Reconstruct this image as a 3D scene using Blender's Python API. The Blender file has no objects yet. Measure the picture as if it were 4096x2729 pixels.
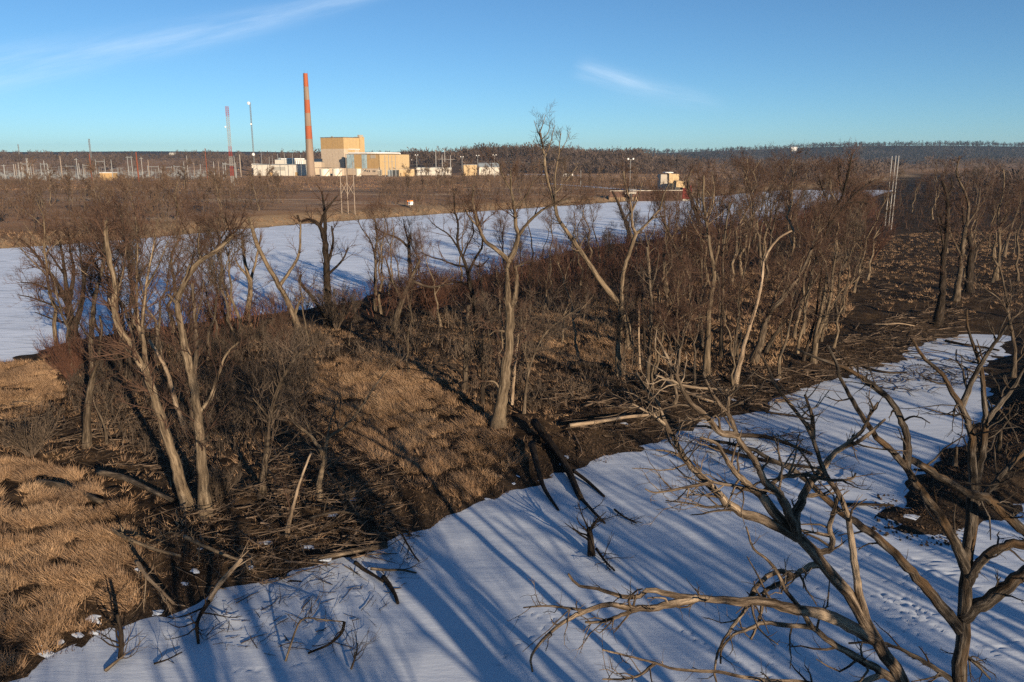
import bpy, math
import numpy as np
from math import radians, sin, cos, pi
from mathutils import Vector

# ------------------------------------------------------------------ scene, camera, light
scene = bpy.context.scene
col = scene.collection
PITCH, CAMZ, FPX = radians(12.89), 20.0, 28 / 36 * 4096
cam_d = bpy.data.cameras.new('camera'); cam = bpy.data.objects.new('camera', cam_d); col.objects.link(cam)
cam_d.lens, cam_d.sensor_width, cam_d.clip_start, cam_d.clip_end = 28, 36, .5, 30000
cam.location = (0, 0, CAMZ); cam.rotation_euler = (pi / 2 - PITCH, 0, 0)
scene.camera = cam
vs = scene.view_settings
vs.view_transform = 'Standard'; vs.look = 'None'; vs.gamma = 1; vs.use_curve_mapping = False
vs.exposure = 0.62
scene.cycles.max_bounces = 4; scene.cycles.diffuse_bounces = 1; scene.cycles.glossy_bounces = 2
scene.cycles.use_denoising = False
SUN_EL, SUN_ROT = radians(12.5), radians(150)          # behind the camera, to the right
to_sun = Vector((sin(SUN_ROT) * cos(SUN_EL), cos(SUN_ROT) * cos(SUN_EL), sin(SUN_EL)))
sun_d = bpy.data.lights.new('sun', 'SUN'); sun = bpy.data.objects.new('sun', sun_d); col.objects.link(sun)
sun_d.energy, sun_d.angle, sun_d.color = 5.0, radians(.38), (1, .83, .62)
sun.rotation_euler = to_sun.to_track_quat('Z', 'Y').to_euler(); sun.location = (40, -60, 60)
SKY_STRENGTH = .076


def ray(u, v):
    a, b = (u - 2048) / FPX, (1364.5 - v) / FPX
    return np.array([a, cos(PITCH) + b * sin(PITCH), -sin(PITCH) + b * cos(PITCH)])


def G(u, v, z=0.0):            # the point of the plane z seen at a photo pixel (4096 wide)
    d = ray(u, v); t = (z - CAMZ) / d[2]
    return np.array([d[0] * t, d[1] * t, z])


def AT(u, v, Y):               # the point at distance Y seen at a photo pixel
    d = ray(u, v); t = Y / d[1]
    return np.array([d[0] * t, Y, CAMZ + d[2] * t])


def pxm(Y, z):                 # metres per photo pixel
    return (Y * cos(PITCH) + (CAMZ - z) * sin(PITCH)) / FPX


FR = {'U': (0, 0, 2353 / 4096), 'Z1': (0, 250, 2.0908), 'Z2': (900, 250, 2.613), 'Z3': (1600, 400, 1.96), 'Z4': (2700, 500, 1.6862),
      'Z5': (0, 800, 1.4254), 'Z6': (0, 1700, 1.524), 'Z7': (1200, 800, 1.4254), 'Z8': (2000, 1200, 1.0253), 'Q': (2300, 800, 1.7425),
      'M': (1000, 1500, 1.7425), 'R': (3300, 1000, 2.24), 'V': (2400, 600, 3.92), 'B': (1200, 540, 4.708), 'S': (0, 560, 3.923)}


def F(fr, x, y):
    a = FR[fr]; return a[0] + x / a[2], a[1] + y / a[2]


# ------------------------------------------------------------------ world: clear sky with two thin streaks of cirrus
w = bpy.data.worlds.new('World'); scene.world = w; w.use_nodes = True
nt = w.node_tree; nt.nodes.clear()


def N(t, typ, **kw):
    n = t.nodes.new(typ)
    for k, v in kw.items():
        if k.startswith('i_'):
            n.inputs[int(k[2:]) if k[2:].isdigit() else k[2:].replace('_', ' ')].default_value = v
        else:
            setattr(n, k, v)
    return n


def M_(t, op, a, b=None, c=None, clamp=False):
    n = t.nodes.new('ShaderNodeMath'); n.operation = op; n.use_clamp = clamp
    for i, x in enumerate((a, b, c)):
        if x is None: continue
        if isinstance(x, (int, float)): n.inputs[i].default_value = x
        else: t.links.new(x, n.inputs[i])
    return n.outputs[0]


sky = N(nt, 'ShaderNodeTexSky', sky_type='NISHITA', sun_disc=False, sun_elevation=SUN_EL, sun_rotation=SUN_ROT,
        altitude=3000, air_density=1.0, dust_density=.0, ozone_density=3.5)
tc = N(nt, 'ShaderNodeTexCoord')


def vdot(v):
    n = N(nt, 'ShaderNodeVectorMath', operation='DOT_PRODUCT'); n.inputs[1].default_value = tuple(v)
    nt.links.new(tc.outputs['Generated'], n.inputs[0]); return n.outputs['Value']


def streak(p1, p2, width, curve, ta, tb, amount, seed, wide):
    d1, d2 = [Vector(ray(*F('U', *p))).normalized() for p in (p1, p2)]
    nrm = d1.cross(d2).normalized(); al = (d2 - d1).normalized(); mid = (d1 + d2).normalized()
    nz = N(nt, 'ShaderNodeTexNoise', i_Scale=9, i_Detail=6, i_Roughness=.62)
    mp = N(nt, 'ShaderNodeCombineXYZ')
    t, s = vdot(al), vdot(nrm)
    front = M_(nt, 'GREATER_THAN', vdot(mid), .5)
    nt.links.new(M_(nt, 'MULTIPLY', t, .9), mp.inputs[0]); nt.links.new(M_(nt, 'MULTIPLY', s, 9), mp.inputs[1]); mp.inputs[2].default_value = seed
    nt.links.new(mp.outputs[0], nz.inputs['Vector'])
    half = (d2 - d1).length / 2
    tt = M_(nt, 'DIVIDE', M_(nt, 'SUBTRACT', t, mid.dot(al)), half)            # -1 .. 1 from p1 to p2
    s2 = M_(nt, 'ADD', s, M_(nt, 'MULTIPLY', M_(nt, 'SUBTRACT', M_(nt, 'MULTIPLY', tt, tt), 1), curve))
    wd = M_(nt, 'ADD', M_(nt, 'MULTIPLY', M_(nt, 'SUBTRACT', 1, tt), wide), width)
    q = M_(nt, 'DIVIDE', s2, wd)
    g = M_(nt, 'POWER', 2.718, M_(nt, 'MULTIPLY', M_(nt, 'MULTIPLY', q, q), -1))
    e1 = N(nt, 'ShaderNodeMapRange', interpolation_type='SMOOTHSTEP'); nt.links.new(tt, e1.inputs[0]); e1.inputs[1].default_value, e1.inputs[2].default_value = ta[0], ta[1]
    e2 = N(nt, 'ShaderNodeMapRange', interpolation_type='SMOOTHSTEP'); nt.links.new(tt, e2.inputs[0]); e2.inputs[1].default_value, e2.inputs[2].default_value = tb[0], tb[1]
    nr = N(nt, 'ShaderNodeMapRange'); nt.links.new(nz.outputs[0], nr.inputs[0]); nr.inputs[1].default_value, nr.inputs[2].default_value, nr.inputs[3].default_value = .3, .72, .1
    out = g
    for k in (e1.outputs[0], e2.outputs[0], nr.outputs[0], front): out = M_(nt, 'MULTIPLY', out, k)
    return M_(nt, 'MULTIPLY', out, amount, clamp=True)


c1 = streak((0, 160), (800, -2), .0085, .004, (-3.5, -1.2), (3.5, .9), .36, 3.1, .005)
c2 = streak((1335, 160), (1560, 226), .0042, -.002, (-1.25, -.8), (.9, -.4), .42, 7.7, .003)
c3 = streak((1380, 182), (1700, 250), .006, .0, (-1.2, -.5), (1.0, .2), .22, 1.7, .004)
cl = M_(nt, 'ADD', M_(nt, 'ADD', c1, c2), c3, clamp=True)
mx = N(nt, 'ShaderNodeMix', data_type='RGBA'); mx.inputs['B'].default_value = (7.6, 9.0, 10.5, 1)
tint = N(nt, 'ShaderNodeMix', data_type='RGBA', blend_type='MULTIPLY'); tint.inputs['Factor'].default_value = 1; tint.inputs['B'].default_value = (.80, 1.0, 1.04, 1)
nt.links.new(sky.outputs[0], tint.inputs['A'])
nt.links.new(cl, mx.inputs['Factor']); nt.links.new(tint.outputs['Result'], mx.inputs['A'])
bg = N(nt, 'ShaderNodeBackground'); bg.inputs[1].default_value = SKY_STRENGTH
wo = N(nt, 'ShaderNodeOutputWorld')
nt.links.new(mx.outputs['Result'], bg.inputs[0]); nt.links.new(bg.outputs[0], wo.inputs[0])


# ------------------------------------------------------------------ materials
def nodes(name):
    m = bpy.data.materials.new(name); m.use_nodes = True
    t = m.node_tree; b = t.nodes['Principled BSDF']
    b.inputs['Specular IOR Level'].default_value = .25
    return m, t, b


def ramp(t, fac, stops):
    r = t.nodes.new('ShaderNodeValToRGB'); t.links.new(fac, r.inputs[0])
    els = r.color_ramp.elements
    while len(els) < len(stops): els.new(.5)
    for e, (p, c) in zip(els, stops): e.position = p; e.color = (*c, 1)
    return r.outputs[0]


def noise(t, scale, detail=4, rough=.6, vec=None, stretch=(1, 1, 1), coord='Object'):
    n = t.nodes.new('ShaderNodeTexNoise'); n.inputs['Scale'].default_value = scale
    n.inputs['Detail'].default_value = detail; n.inputs['Roughness'].default_value = rough
    if vec is None:
        c = t.nodes.new('ShaderNodeTexCoord'); vec = c.outputs[coord]
    mp = t.nodes.new('ShaderNodeMapping'); mp.inputs['Scale'].default_value = stretch
    t.links.new(vec, mp.inputs[0]); t.links.new(mp.outputs[0], n.inputs['Vector'])
    return n.outputs[0]


def mixc(t, fac, a, b, kind='MIX'):
    m = t.nodes.new('ShaderNodeMix'); m.data_type = 'RGBA'; m.blend_type = kind
    for s, x in (('Factor', fac), ('A', a), ('B', b)):
        if isinstance(x, (int, float)): m.inputs[s].default_value = x
        elif isinstance(x, tuple): m.inputs[s].default_value = (*x, 1)
        else: t.links.new(x, m.inputs[s])
    return m.outputs['Result']


def bump(t, b, h, strength, dist):
    n = t.nodes.new('ShaderNodeBump'); n.inputs['Strength'].default_value = strength; n.inputs['Distance'].default_value = dist
    t.links.new(h, n.inputs['Height']); t.links.new(n.outputs[0], b.inputs['Normal'])


def simple(name, c, rough=.8, var=.25, scale=2.0, stretch=(1, 1, 1), rnd=0.0, metal=0.0, bmp=0.0):
    m, t, b = nodes(name)
    f = noise(t, scale, 3, .62, stretch=stretch)
    lo = tuple(x * (1 - var) for x in c); hi = tuple(min(1, x * (1 + var)) for x in c)
    cc = ramp(t, f, [(.3, lo), (.7, hi)])
    if rnd:
        oi = t.nodes.new('ShaderNodeObjectInfo')
        k = M_(t, 'ADD', M_(t, 'MULTIPLY', oi.outputs['Random'], 2 * rnd), 1 - rnd)
        cb = t.nodes.new('ShaderNodeCombineXYZ')
        for i in range(3): t.links.new(k, cb.inputs[i])
        cc = mixc(t, 1.0, cc, cb.outputs[0], 'MULTIPLY')
    t.links.new(cc, b.inputs['Base Color'])
    b.inputs['Roughness'].default_value = rough; b.inputs['Metallic'].default_value = metal
    if bmp: bump(t, b, f, .6, bmp)
    return m


def bark(name, dark, mid, light, sc=1.0, rnd=.25, patch=None):
    m, t, b = nodes(name)
    ga = t.nodes.new('ShaderNodeAttribute'); ga.attribute_name = 'grain'; gv = ga.outputs['Vector']
    f = noise(t, 11 * sc, 4, .72, vec=gv, stretch=(1, 1, .13))
    g = noise(t, 1.6 * sc, 3, .6, vec=gv, stretch=(1, 1, .5))
    c = ramp(t, f, [(.32, dark), (.5, mid), (.72, light)])
    c = mixc(t, ramp(t, g, [(.45, (0, 0, 0)), (.7, (.35, .35, .35))]), c, mid)
    if patch:
        h = noise(t, .9 * sc, 3, .65, vec=gv, stretch=(1.6, 1.6, .35))
        pc = ramp(t, f, [(.30, tuple(x * .35 for x in patch)), (.5, tuple(x * .9 for x in patch)), (.7, tuple(x * 1.25 for x in patch))])
        c = mixc(t, ramp(t, h, [(.52, (0, 0, 0)), (.6, (1, 1, 1))]), c, pc)
    oi = t.nodes.new('ShaderNodeObjectInfo')
    k = M_(t, 'ADD', M_(t, 'MULTIPLY', oi.outputs['Random'], 2 * rnd), 1 - rnd)
    cb = t.nodes.new('ShaderNodeCombineXYZ')
    for i in range(3): t.links.new(k, cb.inputs[i])
    c = mixc(t, 1.0, c, cb.outputs[0], 'MULTIPLY')
    t.links.new(c, b.inputs['Base Color']); b.inputs['Roughness'].default_value = .9; b.inputs['Specular IOR Level'].default_value = .12
    bump(t, b, f, 1.0, .10)
    return m


MAT = {}
MAT['bark'] = bark('grey_brown_bark', (.010, .007, .005), (.085, .062, .042), (.25, .19, .13), sc=.6)
MAT['bark_pale'] = bark('weathered_bark', (.016, .011, .008), (.13, .094, .060), (.33, .25, .165), sc=.6, patch=(.20, .145, .092))
MAT['bark_dark'] = bark('dark_bark', (.006, .004, .003), (.028, .020, .014), (.09, .066, .047), sc=.6)
MAT['wood_bare'] = bark('barkless_wood', (.06, .04, .026), (.25, .178, .115), (.42, .32, .22), sc=.5)
MAT['bark_fore'] = bark('old_cottonwood_bark', (.008, .006, .004), (.115, .082, .056), (.40, .305, .215), sc=1.1, rnd=.1, patch=(.38, .285, .195))
MAT['bark_fork'] = bark('grey_furrowed_bark', (.006, .005, .004), (.06, .047, .036), (.22, .18, .14), sc=1.1, rnd=.1, patch=(.10, .062, .034))
MAT['twig'] = simple('brown_twigs', (.072, .040, .026), .9, .35, .6, rnd=.25)
MAT['twig_grey'] = simple('grey_twigs', (.092, .066, .046), .9, .4, .6, rnd=.25)
MAT['twig_red'] = simple('reddish_twigs', (.088, .040, .025), .9, .35, .25, rnd=.15)
MAT['twig_far'] = simple('far_brown_twigs', (.115, .073, .047), .95, .45, .05, rnd=.3)
MAT['forest_far'] = simple('distant_ridge_forest', (.052, .046, .046), .95, .5, .006)
MAT['forest'] = simple('far_bare_forest', (.09, .063, .048), .95, .5, .02)
MAT['stick'] = simple('driftwood_sticks', (.13, .09, .06), .9, .9, 1.1)
MAT['litter'] = simple('brown_leaf_litter', (.085, .054, .034), .95, .6, 1.2)
MAT['stubble'] = simple('tan_stubble', (.30, .19, .105), .95, .35, .03)
MAT['stubble_red'] = simple('red_brown_stubble', (.24, .12, .06), .95, .35, .03)
MAT['mudroot'] = simple('mud_caked_root', (.06, .042, .03), .95, .5, 3, bmp=.05)
for n_, c_, kw in (
        ('tan_wall', (.46, .29, .125), {}), ('pale_wall', (.54, .42, .30), {}), ('cream_wall', (.50, .355, .19), {}), ('sunlit_tan_wall', (.49, .335, .16), {}),  # last tan is a lighter copy for sunny faces, sunlight put into its colour
        ('joint', (.06, .045, .03), {}), ('roof_dark', (.08, .065, .055), {}), ('white_wall', (.55, .50, .42), {}), ('white_paint', (.78, .75, .70), {}),
        ('grey_metal', (.33, .36, .36), dict(metal=.2)), ('blue_insul', (.34, .42, .43), dict(var=.35, scale=.25)), ('navy', (.02, .035, .06), {}),
        ('stack_orange', (.35, .092, .034), dict(scale=.25, stretch=(1, 1, .15), var=.16)), ('stack_grey', (.26, .185, .13), dict(scale=.3, stretch=(1, 1, .12), var=.25)),
        ('tank_white', (.74, .67, .54), dict(scale=.2)), ('concrete', (.42, .36, .28), {}), ('rust', (.20, .055, .025), {}), ('red_wall', (.16, .025, .017), {}),
        ('pole_wood', (.30, .23, .17), {}), ('pole_white', (.36, .34, .31), {}), ('pole_grey', (.30, .30, .285), {}), ('mast_red', (.35, .05, .035), {}), ('galv', (.19, .19, .185), {}),
        ('dark_eq', (.07, .07, .065), {}), ('blue_box', (.05, .16, .34), {}), ('pink_wall', (.48, .24, .19), {}), ('roof_grey', (.26, .29, .30), {}),
        ('sheet_pile', (.105, .055, .035), dict(var=.5, scale=.4)), ('sheet_pile_pale', (.36, .25, .15), dict(var=.4, scale=.4)), ('yellow', (.7, .48, .06), {}),
        ('sign_white', (.8, .78, .72), {}), ('sign_orange', (.75, .22, .03), {}), ('gravel', (.30, .24, .18), dict(var=.3, scale=.1))):
    kw = dict(dict(rough=.75, var=.10, scale=.35), **kw); MAT[n_] = simple(n_, c_, **kw)

# dry grass blades
m, t, b = nodes('dry_grass_blades')
f = noise(t, .33, 4, .6); g = noise(t, 3.0, 3, .6)
c = ramp(t, f, [(.32, (.11, .062, .035)), (.5, (.27, .155, .08)), (.68, (.44, .275, .15))])
c = mixc(t, ramp(t, g, [(.35, (0, 0, 0)), (.75, (.6, .6, .6))]), c, (.46, .315, .20))
t.links.new(c, b.inputs['Base Color']); b.inputs['Roughness'].default_value = .85
MAT['grass'] = m

# ground: dry grass, leaf litter, dark mud by the water, ploughed far fields
m, t, b = nodes('dry_flood_plain')
at = lambda n: (lambda a: (setattr(a, 'attribute_name', n), a.outputs['Fac'])[1])(t.nodes.new('ShaderNodeAttribute'))
f1 = noise(t, .5, 4, .65); f2 = noise(t, 4.0, 4, .7); f3 = noise(t, .09, 3, .6); f4 = noise(t, .011, 4, .6, stretch=(.25, 1.8, 1))
near = ramp(t, f1, [(.3, (.022, .014, .009)), (.48, (.052, .033, .02)), (.66, (.13, .082, .045))])
near = mixc(t, ramp(t, f2, [(.35, (.75, .75, .75)), (.65, (0, 0, 0))]), near, (.026, .017, .011))
mud = ramp(t, f2, [(.3, (.026, .018, .012)), (.7, (.062, .043, .029))])
near = mixc(t, at('mud'), near, mud)
far = ramp(t, f4, [(.34, (.19, .11, .063)), (.45, (.36, .215, .12)), (.54, (.30, .155, .08)), (.63, (.52, .36, .22)), (.72, (.25, .155, .09))])
far = mixc(t, ramp(t, f3, [(.4, (0, 0, 0)), (.7, (.6, .6, .6))]), far, (.32, .215, .135))
c = mixc(t, at('far'), near, far)
c = mixc(t, at('pale'), c, (.44, .30, .17))
c = mixc(t, at('wood'), c, (.045, .039, .037))
t.links.new(c, b.inputs['Base Color']); b.inputs['Roughness'].default_value = .95; b.inputs['Specular IOR Level'].default_value = .05
bump(t, b, f2, .8, .12)
MAT['ground'] = m


def snowmat(name, ice, alb=1.0):
    m, t, b = nodes(name)
    f = noise(t, .05, 6, .6, stretch=(.5, 1.6, 1)); g = noise(t, .6, 5, .6, stretch=(.35, 1.5, 1)); h = noise(t, 14, 3, .6)
    c = ramp(t, f, [(.35, tuple(x * alb for x in (.64, .68, .74))), (.6, tuple(x * alb for x in (.565, .605, .665)))])
    c = mixc(t, ramp(t, noise(t, .22, 5, .65, stretch=(.5, 1.4, 1)), [(.5, (0, 0, 0)), (.75, (.55, .55, .55))]), c, (.48, .53, .60))
    if ice: c = mixc(t, ramp(t, g, [(.5, (0, 0, 0)), (.68, (.9, .9, .9))]), c, (.45, .49, .54))
    t.links.new(c, b.inputs['Base Color']); b.inputs['Roughness'].default_value = .75; b.inputs['Specular IOR Level'].default_value = .2
    bump(t, b, M_(t, 'ADD', g, M_(t, 'MULTIPLY', h, .1)), .6, .08 if not ice else .14)
    return m


MAT['snow'] = snowmat('wind_packed_snow', False); MAT['river_snow'] = snowmat('snow_on_river_ice', True, 1.36)

# ------------------------------------------------------------------ mesh helpers
rng = np.random.default_rng(7)


def mesh(name, V, faces, mat, smooth=True, grain=None):
    V = np.asarray(V, np.float32).reshape(-1, 3)
    faces = [np.asarray(f, np.int32) for f in (faces if isinstance(faces, list) else [faces])]
    faces = [f for f in faces if len(f)]
    me = bpy.data.meshes.new(name)
    me.vertices.add(len(V)); me.vertices.foreach_set('co', V.ravel())
    ln = np.concatenate([np.full(len(f), f.shape[1], np.int32) for f in faces])
    idx = np.concatenate([f.ravel() for f in faces])
    me.loops.add(len(idx)); me.loops.foreach_set('vertex_index', idx)
    me.polygons.add(len(ln)); st = np.zeros(len(ln), np.int32); st[1:] = np.cumsum(ln)[:-1]
    me.polygons.foreach_set('loop_start', st); me.polygons.foreach_set('loop_total', ln)
    me.polygons.foreach_set('use_smooth', np.full(len(ln), smooth))
    me.update(calc_edges=True)
    if grain is not None: a_ = me.attributes.new('grain', 'FLOAT_VECTOR', 'POINT'); a_.data.foreach_set('vector', np.asarray(grain, np.float32).ravel())
    me.materials.append(MAT[mat] if isinstance(mat, str) else mat)
    return me


def link(name, me, parent=None, loc=(0, 0, 0), rz=0.0, **props):
    o = bpy.data.objects.new(name, me); col.objects.link(o)
    o.location = loc; o.rotation_euler = (0, 0, rz); o.parent = parent
    for k, v in props.items(): o[k] = v
    return o


def thing(name, label, cat, loc=(0, 0, 0), rz=0.0, group=None, scale=1.0):
    o = link(name, None, None, loc, rz, label=label, category=cat)
    o.scale = (scale,) * 3 if not isinstance(scale, tuple) else scale
    if group: o['group'] = group
    return o


class Buf:
    def __init__(s): s.V, s.F, s.n, s.g, s.hasg = [], {}, 0, [], False
    def add(s, V, fl, g=None):
        V = np.asarray(V, float).reshape(-1, 3)
        s.g.append(np.zeros_like(V) if g is None else g); s.hasg |= g is not None
        for f in (fl if isinstance(fl, list) else [fl]):
            f = np.asarray(f)
            if len(f): s.F.setdefault(f.shape[1], []).append(f + s.n)
        s.V.append(V); s.n += len(V)
    def mesh(s, name, mat, smooth=True, origin=(0, 0, 0)):
        return mesh(name, np.concatenate(s.V) - np.asarray(origin), [np.concatenate(f) for f in s.F.values()], mat, smooth, np.concatenate(s.g) if s.hasg else None)
    def tubes(s, P, R, k=6, cap=True): s.add(*tubes(P, R, k, cap)); return s
    def ribs(s, P, R, r): s.add(*ribbons(P, R, r)); return s
    def box(s, x0, x1, y0, y1, z0, z1):
        V = [(x, y, z) for z in (z0, z1) for y in (y0, y1) for x in (x0, x1)]
        s.add(V, [[(0, 2, 3, 1), (4, 5, 7, 6), (0, 1, 5, 4), (2, 6, 7, 3), (0, 4, 6, 2), (1, 3, 7, 5)]]); return s
    def lathe(s, prof, n=24, c=(0, 0)):
        a = np.linspace(0, 2 * pi, n, endpoint=False); V = []
        for r, z in prof: V += [(c[0] + r * cos(q), c[1] + r * sin(q), z) for q in a]
        f = [(i * n + j, i * n + (j + 1) % n, (i + 1) * n + (j + 1) % n, (i + 1) * n + j) for i in range(len(prof) - 1) for j in range(n)]
        s.add(V, [f]); return s
    def prism(s, pts, axis, a, b_):            # polygon pts in the plane across an axis ('x' or 'y'), extruded a..b
        n = len(pts); V = []
        for q in (a, b_): V += [((q, p[0], p[1]) if axis == 'x' else (p[0], q, p[1])) for p in pts]
        s.add(V, [[tuple(range(n))], [tuple(range(2 * n - 1, n - 1, -1))], [(i, i + n, (i + 1) % n + n, (i + 1) % n) for i in range(n)]]); return s


def unit(a): return a / np.maximum(np.linalg.norm(a, axis=-1, keepdims=True), 1e-9)


def tubes(P, R, k=6, cap=True):
    P = np.asarray(P, float); R = np.asarray(R, float)
    if P.ndim == 2: P, R = P[None], R[None]
    Nn, n, _ = P.shape
    T = unit(np.gradient(P, axis=1))
    mean = np.abs(unit(P[:, -1] - P[:, 0])); ref = np.eye(3)[np.argmin(mean, axis=1)]
    A = unit(np.cross(T, ref[:, None, :])); B = np.cross(T, A)
    q = np.arange(k) * 2 * pi / k
    ring = P[:, :, None, :] + R[:, :, None, None] * (A[:, :, None, :] * np.cos(q)[None, None, :, None] + B[:, :, None, :] * np.sin(q)[None, None, :, None])
    V = ring.reshape(Nn, n * k, 3)
    arc = np.concatenate([np.zeros((Nn, 1)), np.cumsum(np.linalg.norm(np.diff(P, axis=1), axis=2), 1)], 1) + (np.arange(Nn) * 7.3 + P[:, 0, 0] * 3.1)[:, None]
    rr = np.maximum(R, R.mean(1, keepdims=True) * .6)
    gr = np.stack([rr[..., None] * np.cos(q), rr[..., None] * np.sin(q), np.repeat(arc[..., None], k, 2)], -1).reshape(Nn, n * k, 3)
    i, j = np.meshgrid(np.arange(n - 1), np.arange(k), indexing='ij')
    f = np.stack([i * k + j, i * k + (j + 1) % k, (i + 1) * k + (j + 1) % k, (i + 1) * k + j], -1).reshape(-1, 4)
    nv = n * k
    out = [(f[None] + (np.arange(Nn) * (nv + (1 if cap else 0)))[:, None, None]).reshape(-1, 4)]
    if cap:
        tip = P[:, -1] + T[:, -1] * R[:, -1:] * .5
        V = np.concatenate([V, tip[:, None]], 1); gr = np.concatenate([gr, gr[:, -1:]], 1)
        c = np.stack([(n - 1) * k + np.arange(k), (n - 1) * k + (np.arange(k) + 1) % k, np.full(k, nv)], -1)
        out.append((c[None] + (np.arange(Nn) * (nv + 1))[:, None, None]).reshape(-1, 3))
    return V.reshape(-1, 3), out, gr.reshape(-1, 3)


def ribbons(P, R, r):                              # finest twigs: slim tapering blades, each turned its own way
    Nn, n, _ = P.shape; T = unit(P[:, -1] - P[:, 0]); S = unit(np.cross(T, r.normal(size=T.shape)))
    W = R[:, :-1] * 1.25
    A = P[:, :-1] - S[:, None] * W[..., None]; B = P[:, :-1] + S[:, None] * W[..., None]
    V = np.concatenate([np.stack([A, B], 2).reshape(Nn, -1, 3), P[:, -1:]], 1); nv = 2 * (n - 1) + 1
    q = np.arange(Nn)[:, None, None] * nv; out = []
    if n > 2: out.append((np.array([[2 * i, 2 * i + 1, 2 * i + 3, 2 * i + 2] for i in range(n - 2)])[None] + q).reshape(-1, 4))
    out.append((np.array([[nv - 3, nv - 2, nv - 1]])[None] + q).reshape(-1, 3))
    return V.reshape(-1, 3), out


def resample(P, n):                                # Catmull-Rom through the points, n samples even in length
    P = np.asarray(P, float)
    E = np.concatenate([2 * P[:1] - P[1:2], P, 2 * P[-1:] - P[-2:-1]])
    out = []
    for i in range(len(P) - 1):
        t = np.linspace(0, 1, 9)[:-1, None]; a, b_, c_, d_ = E[i:i + 4]
        out.append(.5 * (2 * b_ + (c_ - a) * t + (2 * a - 5 * b_ + 4 * c_ - d_) * t ** 2 + (3 * b_ - a - 3 * c_ + d_) * t ** 3))
    D = np.concatenate(out + [P[-1:]])
    s = np.concatenate([[0], np.cumsum(np.linalg.norm(np.diff(D[:, :3], axis=0), axis=1))])
    q = np.linspace(0, s[-1], n)
    return np.stack([np.interp(q, s, D[:, j]) for j in range(D.shape[1])], 1)


def grow(P, R, m, tr, ang, length, npts, rs, rmax, r, up=.25, wig=.18, rmin=.004, bend=.06, taper=.3):
    Nn, n, _ = P.shape
    t = r.uniform(tr[0], tr[1], (Nn, m)) * (n - 1)
    i = np.minimum(t.astype(int), n - 2); fr = (t - i)[..., None]
    k = np.arange(Nn)[:, None]
    p = (P[k, i] * (1 - fr) + P[k, i + 1] * fr).reshape(-1, 3)
    tg = unit(P[k, i + 1] - P[k, i]).reshape(-1, 3)
    pr = (R[k, i] * (1 - fr[..., 0]) + R[k, i + 1] * fr[..., 0]).reshape(-1)
    v = r.normal(size=tg.shape); v = unit(v - tg * (v * tg).sum(1, keepdims=True))
    a = np.radians(r.uniform(ang[0], ang[1], len(tg)))[:, None]
    d = tg * np.cos(a) + v * np.sin(a); d[:, 2] += up; d = unit(d)
    L = r.uniform(length[0], length[1], len(tg)) * (1.15 - .5 * t.reshape(-1) / (n - 1))
    st = (L / (npts - 1))[:, None]
    pts = [p]
    for _ in range(npts - 1):
        pts.append(pts[-1] + d * st)
        d = d + r.normal(size=d.shape) * wig; d[:, 2] += bend; d = unit(d)
    r0 = np.clip(pr * rs, rmin, rmax)
    return np.stack(pts, 1), r0[:, None] * np.linspace(1, taper, npts)[None]


def vnoise(x, y, seed=0):                          # smooth value noise, vectorised
    x = np.asarray(x, float); y = np.asarray(y, float)
    xi, yi = np.floor(x), np.floor(y); fx, fy = x - xi, y - yi
    fx, fy = fx * fx * (3 - 2 * fx), fy * fy * (3 - 2 * fy)
    def h(a, b_):
        s = np.sin(a * 127.1 + b_ * 311.7 + seed * 74.7) * 43758.5453; return s - np.floor(s)
    return (h(xi, yi) * (1 - fx) + h(xi + 1, yi) * fx) * (1 - fy) + (h(xi, yi + 1) * (1 - fx) + h(xi + 1, yi + 1) * fx) * fy


ss = lambda a, b_, x: (lambda q: q * q * (3 - 2 * q))(np.clip((x - a) / (b_ - a), 0, 1))

# ------------------------------------------------------------------ terrain
Uw = lambda pts, z=0: [tuple(G(*F('U', *p), z)[:2]) for p in pts]
NORTH = Uw([(70, 1568), (230, 1485), (390, 1410), (530, 1360), (640, 1335), (790, 1280), (960, 1240), (1060, 1185), (1200, 1125), (1300, 1095), (1440, 1050), (1560, 1010), (1700, 955),
            (1850, 900), (1970, 855), (2080, 828), (2130, 790), (2210, 770), (2310, 772)])
PENIN = Uw([(2290, 805), (2235, 860), (2250, 930), (2200, 990), (2130, 1060), (2085, 1110), (2035, 1170), (2060, 1212), (2140, 1228), (2210, 1218), (2300, 1188), (2353, 1165)])
SLOUGH = [(-45, 3)] + NORTH + PENIN + [(50, 51), (95, 62), (110, 46), (75, 36), (50, 31), (30, 25), (18, 21), (10, 17), (0, 6), (-25, -20)]
FARB = Uw([(0, 573), (300, 551), (520, 531), (700, 515), (900, 500), (1000, 493), (1200, 480), (1400, 466), (1600, 455), (1750, 441), (1880, 432), (2010, 424), (2100, 403)])
NEARB = Uw([(2100, 412), (2050, 440), (2010, 452), (1900, 474), (1800, 505), (1640, 525), (1500, 550), (1330, 570), (1230, 598), (1080, 645), (1000, 658), (900, 660), (800, 695), (680, 714),
            (560, 730), (300, 762), (150, 785), (100, 803), (0, 832)])
RIVER = [(-420, 60), (-420, 150), (-220, 165)] + FARB + Uw([(2353, 396), (2353, 404)]) + NEARB + [(-75, 66), (-130, 48), (-250, 30)]
POND = Uw([(1270, 426), (1330, 424), (1480, 435), (1600, 446), (1590, 450), (1470, 440), (1340, 432)], 2.6)
LAKE = Uw([(2055, 392), (2060, 381), (2110, 377), (2150, 381), (2143, 391), (2100, 397)])


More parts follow.
